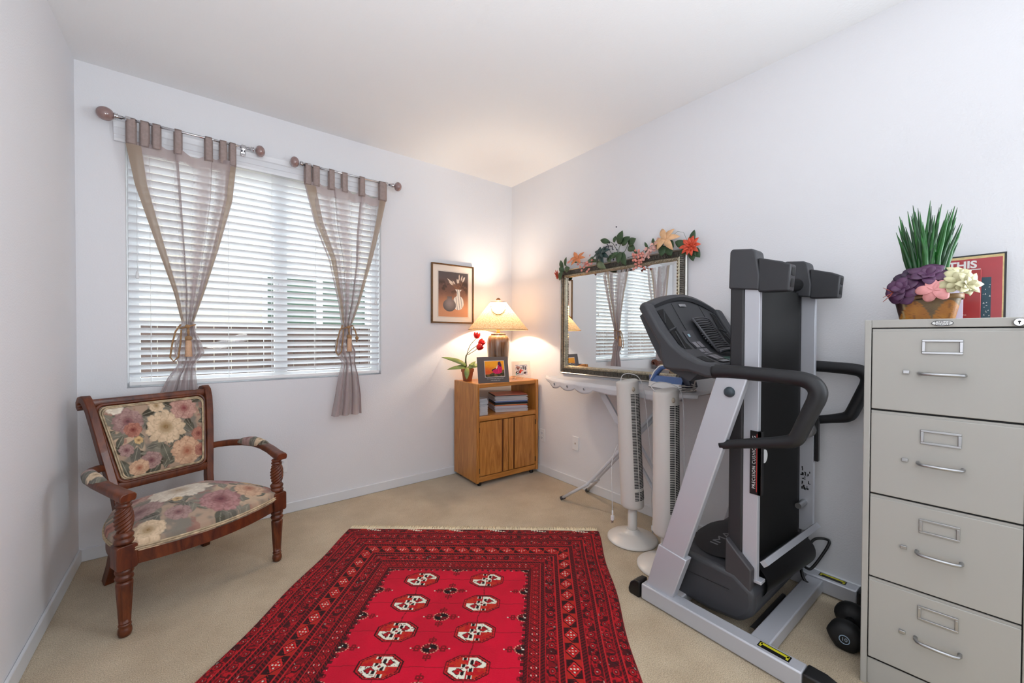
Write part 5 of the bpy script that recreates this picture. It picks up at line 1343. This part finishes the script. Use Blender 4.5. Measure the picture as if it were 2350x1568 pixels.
    obj('keypad', patch(.215, .36, .47, .99, .0035, 6, 40), mat('keypad_grey', (70, 70, 75), .4), con, **W)
    kb = mat('key_silver', (134, 132, 138), .4); kt = mat('key_print', (120, 60, 70), .5)
    for i in range(3):
        for j in range(2):
            u0 = .228+.066*j; v0 = .64+.105*i
            q = obj('key', patch(u0, u0+.056, v0, v0+.082, .0065, 4, 10), kb, con, **W)
            obj('key_mark', patch(u0+.018, u0+.040, v0+.03, v0+.055, .0075, 2, 4), kt, q, **W)
    obj('key_panel', patch(.228, .352, .950, .985, .0065, 3, 4), M_steel, con, **W)
    obj('console_logo', patch(.245, .275, .52, .56, .0060, 4, 4), mat('logo_pale_blue', (170, 205, 220), .4), con, **W)
    obj('name_badge', patch(.375, .475, .085, .125, .004, 4, 2), M_steel, con, bevel=.001, solid=.002, **W)
    obj('display_strip', patch(.375, .70, .90, .985, .0045, 6, 8), mat('display_green', (30, 92, 76), .3), con, **W)
    gl = MB(); gb = patch(.44, .72, .32, .80, .010)
    obj('book_grille_plate', gb, M_black, con, **W)
    for k in range(15):
        v = .33+.46*k/14
        gl.tube([F(.43+.30*q/10, v, .016+.014*math.sin(PI*q/10)) for q in range(11)], .0036, 6)
    gl.tube([F(.43, .32, .014), F(.43, .82, .014)], .006, 8).tube([F(.43+.30*q/10, .825, .018+.014*math.sin(PI*q/10)) for q in range(11)], .009, 8)
    obj('book_grille', gl, mat('grille_grey', (92, 92, 97), .45), con, smooth=True, **W)
    obj('handlebar', MB().tube([(-.76, -2.36, 1.118), (-.5, -2.34, 1.115), (-.3, -2.34, 1.115), (-.08, -2.36, 1.118)], .016, 14), M_char, con, smooth=True, **W)
    # motor hood --------------------------------------------------------------
    hp = [(-2.155, .050), (-2.34, .040), (-2.46, .055), (-2.505, .100), (-2.518, .150), (-2.515, .205), (-2.44, .252), (-2.25, .262), (-2.18, .255), (-2.155, .22)]
    hood = obj('motor_hood', MB().prism(hp, 'x', -.705, -.110), M_char, r, bevel=.022, seg=4, **W)
    obj('hood_seam', MB().tube([(-.7065, -2.13, .172), (-.7065, -2.42, .178)], .0012, 5), M_black, hood, **W)
    def disc(u, v):
        th = 2*PI*u; rx, ry = .245*v, .150*v
        p = (-.408+rx*math.cos(th), -2.312+ry*math.sin(th)); return (p[0], max(-2.45, min(-2.165, p[1])), .2655+.004*(1-v**4))
    obj('hood_inlay', MB().grid(disc, 48, 8, closeu=True), mat('hood_inlay_black', (22, 22, 24), .35), hood, smooth=True, **W)
    ex = Vector((.970, -.243*0, 0)).normalized(); ey = Vector((0, 1, 0))
    obj('hood_lettering', text_mb('IMAGE', .085, lambda x, y: Vector((-.408, -2.285, .2705))+ex*x*1.25+ey*y*.62), mat('letter_grey', (150, 148, 152), .5), hood, **W)
    # deck --------------------------------------------------------------------
    def dbox(x0, x1, y0, y1, z0, z1):
        s0, s1 = sh(x0), sh(x1)
        return MB().add([(x0, y0+s0, z0), (x1, y0+s1, z0), (x1, y1+s1, z0), (x0, y1+s0, z0), (x0, y0+s0, z1), (x1, y0+s1, z1), (x1, y1+s1, z1), (x0, y1+s0, z1)],
                        [(0, 3, 2, 1), (4, 5, 6, 7), (0, 1, 5, 4), (1, 2, 6, 5), (2, 3, 7, 6), (3, 0, 4, 7)])
    deck = obj('deck', dbox(-.635, -.150, -2.455, -2.425, .18, 1.50), M_black, r, **W)
    for (x0, x1) in ((-.668, -.632), (-.150, -.112)):
        obj('foot_rail', dbox(x0-.004, x1+.03 if x0 < -.5 else x1, -2.455, -2.398, .30, 1.49), mat('foot_rail_charcoal', (40, 39, 42), .55), deck, bevel=.008, seg=3, **W)
        fx0, fx1 = (x0, x0+.022) if x0 < -.5 else (x1-.022, x1)
        obj('frame_rail', dbox(fx0, fx1, -2.512, -2.455, .245 if x0 < -.5 else .30, 1.47), M_silver, deck, bevel=.002, **W)
    def belt(u, v):
        x = -.640+.490*u; bul = .012*math.sin(PI*u)**.5
        return (x, -2.456-bul+sh(x), .16+1.30*v)
    obj('walking_belt', MB().grid(belt, 30, 4), mat('belt_rubber', (9, 9, 10), .7, bump=.15, bscale=700), deck, smooth=True, solid=.004, **W)
    # front roller drum and lower belt return
    rd = MB()
    def drum(u, v):
        th = 2*PI*u; x = -.625+.47*v; return (x, -2.46+sh(x)+.075*math.cos(th), .215+.075*math.sin(th))
    obj('roller_cover', MB().grid(drum, 28, 4, closeu=True), M_black, deck, smooth=True, **W)
    # plastic side cover at the lower end
    for a, b in ((-.700, -.632), (-.148, -.096)):
        obj('side_cover', MB().prism([(-2.400, .075), (-2.450, .072), (-2.482, .110), (-2.500, .160), (-2.503, .292), (-2.400, .388), (-2.398, .20)], 'x', a, b), mat('side_cover_charcoal', (60, 58, 61), .5, bump=.1, bscale=900), deck, bevel=.006, seg=3, **W)
    obj('brace_bar', MB().tube([(-.645, -2.530, .315), (-.138, -2.575, .345)], .0165, 4, up=(0, 0, 1)), M_silver, deck, **W)
    obj('bracket_foot', MB().box(-.672, -.630, -2.530, -2.500, .235, .248), M_silver, deck, bevel=.002, **W)
    # caps at the raised end
    for (a, b) in ((-.680, -.598), (-.192, -.108)):
        s0 = sh((a+b)/2)
        cp = obj('roller_cap', MB().prism([(-2.392+s0, 1.455), (-2.508+s0, 1.440), (-2.512+s0, 1.500), (-2.497+s0, 1.600), (-2.484+s0, 1.612), (-2.405+s0, 1.622), (-2.396+s0, 1.612)], 'x', a, b), M_char, r, bevel=.010, seg=4, **W)
        wb_ = obj('transport_foot', MB().prism([(-2.505+s0, 1.432), (-2.612+s0, 1.428), (-2.620+s0, 1.530), (-2.590+s0, 1.545), (-2.505+s0, 1.572)], 'x', a+.004, b-.014), mat('foot_charcoal', (40, 41, 45), .5), cp, bevel=.006, seg=3, **W)
        obj('foot_slot', MB().box(a+.022, b-.032, -2.6160+s0, -2.610+s0, 1.445, 1.478).box(a+.022, b-.032, -2.6195+s0, -2.613+s0, 1.490, 1.520), M_dark, cp, **W)
    obj('rear_roller', MB().tube([(-.60, -2.455+sh(-.6), 1.50), (-.19, -2.455+sh(-.19), 1.50)], .030, 24), M_black, deck, smooth=True, **W)
    # label strip PRECISION CUSHIONING
    for s, x in ((0, -.6705), (1, -.111)):
        zc = .745; s0 = sh(x)
        ls = obj('cushion_label', MB().box(x-.003 if s == 0 else x, x if s == 0 else x+.003, -2.526+s0, -2.484+s0, .600 if s == 0 else .650, .862).box(x-.003 if s == 0 else x-.02, x+.02 if s == 0 else x+.003, -2.528+s0, -2.513+s0, .600 if s == 0 else .650, .862), M_black, r, bevel=.001, **W)
        if s == 0:
            obj('label_lettering', text_mb('PRECISION CUSHIONING', .0162, lambda tx, ty: (x-.0036, -2.4985+s0+ty*1.1-.001, .733+tx), 0, 1.22), M_white, ls, **W)
            obj('label_red_line', MB().box(x-.0036, x-.003, -2.511+s0, -2.509+s0, .612, .850), mat('label_red', (200, 50, 44), .5), ls, **W)
        else:
            pass
    obj('latch_plate', MB().tube([(-.618, -2.515, .752), (-.618, -2.519, .752)], .028, 24), M_white, deck, smooth=True, auto=40, **W)
    obj('latch_knob', MB().tube([(-.20, -2.530, .800), (-.135, -2.530, .800)], [.026, .026], 20).tube([(-.145, -2.530, .800), (-.133, -2.530, .800)], [.038, .038], 20).tube([(-.185, -2.530, .800), (-.175, -2.530, .800)], [.036, .036], 20), M_steel, deck, smooth=True, auto=40, **W)
    obj('spring_pin', MB().tube([(-.215, -2.520, .440), (-.13, -2.520, .440)], .014, 14), M_steel, deck, smooth=True, auto=40, **W)
    dec = MB()
    R = random.Random(9)
    for k in range(26): zz = .50+R.uniform(0, .12); yy = -2.512-R.uniform(0.0, .034); dec.box(-.1345, -.1338, yy, yy+R.uniform(.002, .010), zz, zz+R.uniform(.002, .014))
    obj('decal', dec, M_black, deck, **W)
    obj('power_cord', MB().tube(crv([(-.11, -2.515, .36), (-.085, -2.52, .27), (-.09, -2.525, .215), (-.05, -2.545, .24), (-.035, -2.58, .25), (-.04, -2.60, .24), (-.07, -2.575, .17), (-.10, -2.545, .11), (-.125, -2.53, .115), (-.14, -2.51, .14)])[0], .0062, 10).tube([(-.14, -2.51, .12), (-.155, -2.525, .08), (-.165, -2.550, .05), (-.170, -2.565, .04)], .007, 10), M_black, r, smooth=True, **W)
    obj('cord_strain_relief', MB().tube([(-.160, -2.540, .062), (-.172, -2.575, .030)], [.010, .015], 12), M_black, r, smooth=True, **W)
treadmill()

# ================================================================== FILE CABINET
FCA = math.radians(4.4)
def fcw(a, d, z): # a: along the front toward the camera, d: depth back into the cabinet
    fx, fy = -.583, -2.824
    al = (-math.sin(-FCA)*-1*-1, 0)
    ax, ay = math.sin(FCA), -math.cos(FCA)      # along the front
    bx, by = math.cos(FCA), math.sin(FCA)       # into the cabinet
    return (fx+ax*a+bx*d, fy+ay*a+by*d, z)
def filecab():
    # local frame: x along the front (toward the camera's right), y into the cabinet
    rot = math.atan2(-math.cos(FCA), math.sin(FCA))
    r = thing('file_cabinet', 'light grey four drawer steel file cabinet at the right edge', 'file cabinet', (-.583, -2.824, 0), rot)
    Mf = mat('putty_grey_enamel', (168, 166, 160), .42, bump=.06, bscale=1500)
    Wd, D, H = .381, .455, 1.310
    # local +y must point into the cabinet: rotation rot maps x->along, y->?
    s = 1
    obj('carcass', MB().box(0, .018, 0, s*D, 0, H).box(Wd-.018, Wd, 0, s*D, 0, H).box(.018, Wd-.018, .004, D, H-.028, H).box(.018, Wd-.018, .01, D, 0, .094).box(.018, Wd-.018, D-.01, D, .094, H-.028), Mf, r, bevel=.002)
    zs = [.101, .3935, .6925, .9925, 1.2815]
    obj('drawer_gap', MB().box(.018, Wd-.018, .012, .02, .094, H-.028), M_dark, r)
    for k in range(4):
        z0, z1 = zs[k]+.003, zs[k+1]-.0035
        d = obj('drawer', MB().box(.0205, Wd-.0205, .0015, .03, z0, z1-.008), Mf, r, bevel=.0025)
        obj('drawer_lip', MB().box(.0205, Wd-.0205, .006, .03, z1-.009, z1), Mf, d, bevel=.001)
        c = z0+.125; lx = .190; lz = z0+.222
        fr_ = MB()
        for (a, b, q, w_) in ((lx-.046, lx+.046, lz-.0235, lz-.0165), (lx-.046, lx+.046, lz+.0165, lz+.0235), (lx-.046, lx-.038, lz-.0165, lz+.0165), (lx+.038, lx+.046, lz-.0165, lz+.0165)): fr_.box(a, b, -.0035, .0015, q, w_)
        obj('label_holder', fr_, M_steel, d, bevel=.0012)
        hz = z0+.133
        hp = [(lx-.050, .0015, hz), (lx-.050, -.012, hz), (lx-.045, -.024, hz), (lx-.035, -.029, hz), (lx, -.031, hz), (lx+.035, -.029, hz), (lx+.045, -.024, hz), (lx+.050, -.012, hz), (lx+.050, .0015, hz)]
        obj('handle', MB().tube(hp, .0055, 12, up=(0, 0, 1)), M_steel, d, smooth=True)
        obj('thumb_latch', MB().box(lx-.090, lx-.074, -.006, .0015, hz-.003, hz+.008), M_steel, d, bevel=.0012)
    lg = MB().tube([(.190+.024*math.cos(t), -.0016, 1.2955+.0085*math.sin(t)) for t in [2*PI*i/40 for i in range(41)]], .0008, 6)
    obj('badge_oval', MB().prism([(.190+.024*math.cos(t), 1.2955+.0085*math.sin(t)) for t in [2*PI*i/40 for i in range(40)]], 'y', -.0012, .0045), mat('badge_silver', (198, 198, 196), .3, metal=.3), r)
    obj('badge_rim', lg, M_char, r)
    obj('badge_lettering', text_mb('Office', .0115, lambda x, y: (.190+x*1.25, -.0018, 1.2982+y*.85)), M_dark, r)
    obj('badge_lettering', text_mb('DEPOT', .0085, lambda x, y: (.190+x*1.25, -.0018, 1.2912+y*.85)), M_dark, r)
    lk = obj('lock', MB().tube([(.345, .004, 1.2945), (.345, -.003, 1.2945), (.345, -.006, 1.2945)], [.0125, .0125, .010], 24), M_chrome, r, smooth=True, auto=40)
    obj('keyhole', MB().box(.3440, .3462, -.0066, -.006, 1.289, 1.299).prism([(.345+.003*math.cos(t), 1.2965+.003*math.sin(t)) for t in [2*PI*i/12 for i in range(12)]], 'y', -.0066, -.006), M_dark, lk)
filecab()

# flower arrangement ---------------------------------------------------------
TOP = 1.310
def basket():
    c = Vector(fcw(.150, .135, TOP)); rt = Vector((math.sin(FCA), -math.cos(FCA), 0)); fw_ = Vector((-math.cos(FCA), -math.sin(FCA), 0))  # rt: right in view, fw_: toward the room
    r = thing('flower_basket', 'leaf-covered basket of purple pink and cream silk flowers with tall grass', 'flower arrangement', tuple(c))
    mbk = attr_mat('pressed_leaf_paper', .5, .2, 300, spec=.5)
    def bsk(u, v):
        th = 2*PI*u; k = .068+.016*v; p = abs(math.cos(th))**4+abs(math.sin(th))**4; k *= p**(-.25)
        q = rt*(k*1.0*math.cos(th))+fw_*(k*.72*math.sin(th)); return tuple(c+q+Vector((0, 0, .001+.078*v)))
    b = obj('basket', MB().grid(bsk, 96, 40, closeu=True), mbk, r, smooth=True, world=True)
    def fn(co):
        a = co@np.array(rt)[:, None]; a = a.ravel(); z = co[:, 2]; n = fbm(a*40, z*40, 4)
        cc = mix(np.repeat(L3((112, 92, 54)), len(a), 0), L3((84, 64, 40)), n)
        cc = np.where((a < -.058)[:, None], L3((52, 26, 20)), cc)
        for lx in (-.028, .055):
            dx = (a-lx); w_ = .042*np.clip(1-(z/.066), 0, 1)**.6+.001; m = (np.abs(dx) < w_) & (z < .066)
            lf_ = mix(np.repeat(L3((172, 114, 30)), len(a), 0), L3((140, 84, 22)), n); vein = (np.abs(dx) < .0013) | (np.abs(np.sin((z-np.abs(dx)*.8)*300)) < .08)
            lf_ = mix(lf_, L3((96, 56, 18)), vein*.7); cc = np.where(m[:, None], lf_, cc)
        cc = np.where(((np.abs(a+.056) < .0022))[:, None], L3((150, 130, 90)), cc)
        return cc
    paint(b, fn)
    def rimf(u, v):
        th = 2*PI*u; k = .087; p = abs(math.cos(th))**4+abs(math.sin(th))**4; k *= p**(-.25); return tuple(c+rt*(k*math.cos(th))+fw_*(k*.72*math.sin(th))+Vector((0, 0, .070+.016*v)))
    obj('rim', MB().grid(rimf, 96, 2, closeu=True), mat('bamboo_rim', (128, 98, 58), .45, var=.2, vscale=40), r, smooth=True, solid=.003, world=True)
    obj('rivets', MB().sphere(c+rt*-.055+fw_*.074+Vector((0, 0, .079)), .003, None, None, 10, 8).sphere(c+rt*.03+fw_*.074+Vector((0, 0, .079)), .003, None, None, 10, 8), mat('brass', (200, 176, 120), .3, metal=.8), r, smooth=True, world=True)
    obj('filler', MB().lathe([(.07, .07), (.05, .085), (.01, .09)], tuple(c), 24), M_dark, r, world=True)
    Mgr = [mat('grass_green', (26, 92, 30), .4, var=.3, vscale=20), mat('grass_dark_green', (22, 66, 30), .4, var=.3, vscale=20)]
    R = random.Random(42); g = [MB(), MB()]
    tips = [(-.130, .405), (-.118, .385), (-.135, .372), (-.100, .355), (-.095, .42), (-.07, .43), (-.062, .41), (-.05, .42), (-.04, .40), (-.08, .40), (.0, .44), (.004, .42), (-.004, .41), (.035, .415), (.045, .42), (.03, .40), (.07, .39), (.085, .405), (.095, .41), (.105, .405), (.075, .38), (.118, .335), (.124, .33), (-.125, .34), (.02, .38), (.055, .36), (-.028, .36), (-.055, .33)]
    for i, (tx, tz) in enumerate(tips*2):
        k = R.uniform(-.015, .015); tx = (tx+(k if i >= len(tips) else 0))*.62+.004; tz = (tz*.97)-(.0 if i < len(tips) else R.uniform(.01, .08)); b0 = c+rt*(tx*.32+R.uniform(-.01, .01))+fw_*(-.015+R.uniform(-.03, .02))+Vector((0, 0, .07))
        e = c+rt*tx+fw_*(-.015+R.uniform(-.05, .03))+Vector((0, 0, tz)); w_ = R.uniform(.0060, .0095)
        pts = [b0+(e-b0)*(q/6)+rt*(.010*math.sin(PI*q/6)*(-1 if tx > 0 else 1))*R.uniform(.3, 1) for q in range(7)]
        vs = []; fs = []
        for q, p in enumerate(pts):
            ww = w_*(1-(q/6)**3.2)*.9+.0004; vs += [p-rt*ww, p+fw_*ww*.35, p+rt*ww]
        for q in range(6): a = q*3; fs += [(a, a+1, a+4, a+3), (a+1, a+2, a+5, a+4)]
        g[i % 2].add(vs, fs)
    obj('grass_blades', g[0], Mgr[0], r, smooth=True, solid=.0008, world=True); obj('grass_blades', g[1], Mgr[1], r, smooth=True, solid=.0008, world=True)
    PU = mat('silk_purple', (84, 50, 82), .5, var=.3, vscale=22); PUd = mat('silk_deep_purple', (50, 30, 56), .5, var=.3, vscale=22); PI_ = mat('silk_rose_pink', (222, 150, 150), .5, var=.12, vscale=40); CR_ = mat('silk_cream_green', (196, 190, 150), .5, var=.15, vscale=40)
    def fl(nm, m, dx, dz, df, nrm, n, L, W_, cup, lay, seed, lab=None):
        obj(nm, MB().flower(c+rt*dx+fw_*df+Vector((0, 0, dz)), rt*nrm[0]+fw_*nrm[1]+Vector((0, 0, nrm[2])), n, L, W_, cup, lay, seed=seed, droop=.4, round_=(W_ > .03)), m, r, smooth=True, solid=.001, world=True, label=lab)
    fl('flower', PU, -.058, .108, .066, (-.35, .9, .3), 6, .060, .062, .10, 3, 3, 'purple silk flower at the left of the basket')
    fl('flower', PUd, -.040, .148, .045, (-.2, .8, .5), 5, .042, .040, .5, 2, 5, 'dark purple silk flower behind')
    fl('flower', PU, .002, .150, .055, (.05, .75, .6), 6, .066, .060, .25, 3, 9, 'large purple silk flower at the top')
    fl('flower', PI_, .018, .098, .098, (.05, 1, .15), 5, .043, .040, .12, 1, 12, 'pink silk flower at the front')
    fl('flower', CR_, .070, .118, .088, (.3, .9, .3), 6, .044, .034, .25, 2, 15, 'cream silk flower')
    fl('flower', CR_, .090, .108, .090, (.7, .8, .2), 8, .042, .024, .6, 2, 17, 'pale cream silk bud')
    fl('flower', CR_, .072, .150, .04, (.3, .7, .7), 7, .040, .026, .5, 1, 19, 'pale cream silk flower at the back')
    st = MB()
    for dz in (-.02, -.01, .012): st.tube([c+rt*-.080+fw_*.07+Vector((0, 0, .098)), c+rt*-.108+fw_*.080+Vector((0, 0, .098+dz*1.6))], [.0022, .0008], 5)
    obj('stamens', st, mat('stamen_rust', (150, 70, 60), .5), r, smooth=True, world=True)
basket()

# books leaning on the wall behind the basket ----------------------------------
def book(nm, lab, cat, y0, y1, h, x, t, cover, parts=None, lean=.10, group=None, zb=TOP):
    """upright flat thing facing -x between y0 (far) and y1 (near), height h, bottom front at x"""
    r = thing(nm, lab, cat, (x, (y0+y1)/2, zb))
    def P(yy, z, d=0): return (x+z*lean-d, yy, zb+z-d*lean)
    def slab(ya, yb, z0, z1, d0, d1):
        return MB().add([P(ya, z0, d1), P(yb, z0, d1), P(yb, z1, d1), P(ya, z1, d1), P(ya, z0, d0), P(yb, z0, d0), P(yb, z1, d0), P(ya, z1, d0)], [(0, 1, 2, 3), (7, 6, 5, 4), (0, 4, 5, 1), (1, 5, 6, 2), (2, 6, 7, 3), (3, 7, 4, 0)])
    obj('cover', slab(y0, y1, .001, h, 0, t), cover, r, bevel=.0012, world=True)
    return r, slab, P
Mr = mat('crimson_cover', (162, 34, 44), .35, coat=.3, var=.06, vscale=15); Mr2 = mat('scarlet_cover', (158, 24, 28), .35, coat=.3, var=.08, vscale=15)
Mgold = mat('foxed_page_edge', (206, 184, 132), .7, var=.15, vscale=60); Mteal = mat('teal_print', (24, 66, 80), .4, var=.2, vscale=30)
XB = -.072
r, slab, P = book('album', 'large black bordered red album with white THIS lettering, hindmost on the file cabinet', 'book', -2.935, -3.133, .268, XB, .008, M_black, lean=.12)
obj('page_border', slab(-2.938, -3.127, .002, .262, .008, .0088), Mgold, r, world=True)
obj('front_panel', slab(-2.940, -3.123, .002, .252, .0088, .0096), Mr, r, world=True)
obj('picture_strip', slab(-3.072, -3.096, .001, .175, .0096, .0102), Mteal, r, world=True)
dots = MB(); Rb = random.Random(4)
for k in range(16):
    yy = -3.074-Rb.uniform(0, .018); zz = Rb.uniform(.01, .165); dots.add([P(yy, zz, .0106), P(yy-Rb.uniform(.001, .006), zz, .0106), P(yy-.003, zz+Rb.uniform(.002, .006), .0106)], [(0, 1, 2)])
obj('print_flecks', dots, M_paper, r, world=True)
obj('lettering', text_mb('THIS', .040, lambda x, y: P(-3.020-x*.95, .228+y, .0102), .035), M_paper, r, world=True)
r, slab, P = book('booklet', 'scarlet booklet with a worn top edge leaning on the album', 'booklet', -2.975, -3.072, .206, XB-.030, .010, Mr2, lean=.10)
obj('worn_edge', slab(-2.98, -3.070, .2035, .2065, .0, .0108), M_paper, r, world=True)
obj('lettering', text_mb('DIGEST', .0125, lambda x, y: P(-3.020-x, .182+y, .0112)), mat('letter_pink', (222, 150, 140), .5), r, world=True)
obj('small_print', text_mb('of 1966', .007, lambda x, y: P(-3.026-x, .028+y, .0112)), mat('letter_pale', (230, 180, 170), .5), r, world=True)
r, slab, P = book('note_card', 'white card tucked between the scarlet booklet and the basket', 'card', -2.985, -3.028, .172, XB-.050, .002, mat('lilac_white_card', (222, 214, 232), .6), lean=.09)
r, slab, P = book('booklet', 'magenta booklet with pale spine standing just behind the basket', 'booklet', -2.958, -3.005, .085, XB-.062, .006, mat('magenta_cover', (176, 30, 84), .4), lean=.08)
obj('pale_strip', slab(-3.000, -3.006, .001, .065, .006, .0068), mat('cream_strip', (214, 200, 170), .6), r, world=True)
r, slab, P = book('booklet', 'red booklet with sideways white lettering left of the tall grass', 'booklet', -2.893, -2.950, .250, XB-.018, .006, mat('tomato_red_cover', (196, 52, 44), .4), lean=.11)
obj('lettering', text_mb('NEW', .020, lambda x, y: P(-2.903+y, .20+x, .0066)), M_paper, r, world=True)

# dumbbell ---------------------------------------------------------------------
def dumbbell():
    r = thing('dumbbell', 'black ten pound dumbbell on the carpet beside the file cabinet', 'dumbbell', (-.358, -2.745, 0), math.radians(5))
    Mn = mat('black_neoprene', (12, 12, 14), .6, bump=.15, bscale=600); z = .056
    def head(x0, x1):
        mb = MB(); xs = [(x0, .030), (x0+.010*(1 if x1 > x0 else -1), .050), (x0+(x1-x0)*.35, .058), (x0+(x1-x0)*.7, .055), (x1, .030)]
        vs = []; fs = []; n = 36
        for (x, q) in xs:
            for k in range(n):
                t = 2*PI*k/n; hx = q*(1+.35*(1/max(abs(math.cos((t % (PI/3))-PI/6)), .1)-1)) if q > .04 else q
                vs.append((x, hx*math.cos(t), z+min(hx, .056)*math.sin(t)))
        for j in range(len(xs)-1):
            for k in range(n): a = j*n+k; b = j*n+(k+1) % n; fs.append((a, b, b+n, a+n))
        fs += [tuple(range(n))[::-1], tuple(range(4*n, 5*n))]
        return mb.add(vs, fs)
    obj('weight_head', head(-.115, -.040), Mn, r, smooth=True, auto=60); obj('weight_head', head(.115, .040), Mn, r, smooth=True, auto=60)
    obj('grip', MB().tube([(-.05, 0, z), (-.02, 0, z), (.02, 0, z), (.05, 0, z)], [.017, .014, .014, .017], 16), Mn, r, smooth=True)
    obj('weight_mark', MB().tube([(-.1158, .016*math.cos(t), z+.016*math.sin(t)) for t in [2*PI*i/28 for i in range(29)]], .0016, 6), mat('mark_blue_white', (150, 170, 190), .5), r)
    obj('weight_number', text_mb('10', .020, lambda x, y: (-.1158, -x, z+y)), mat('mark_white', (170, 185, 200), .5), r)
dumbbell()
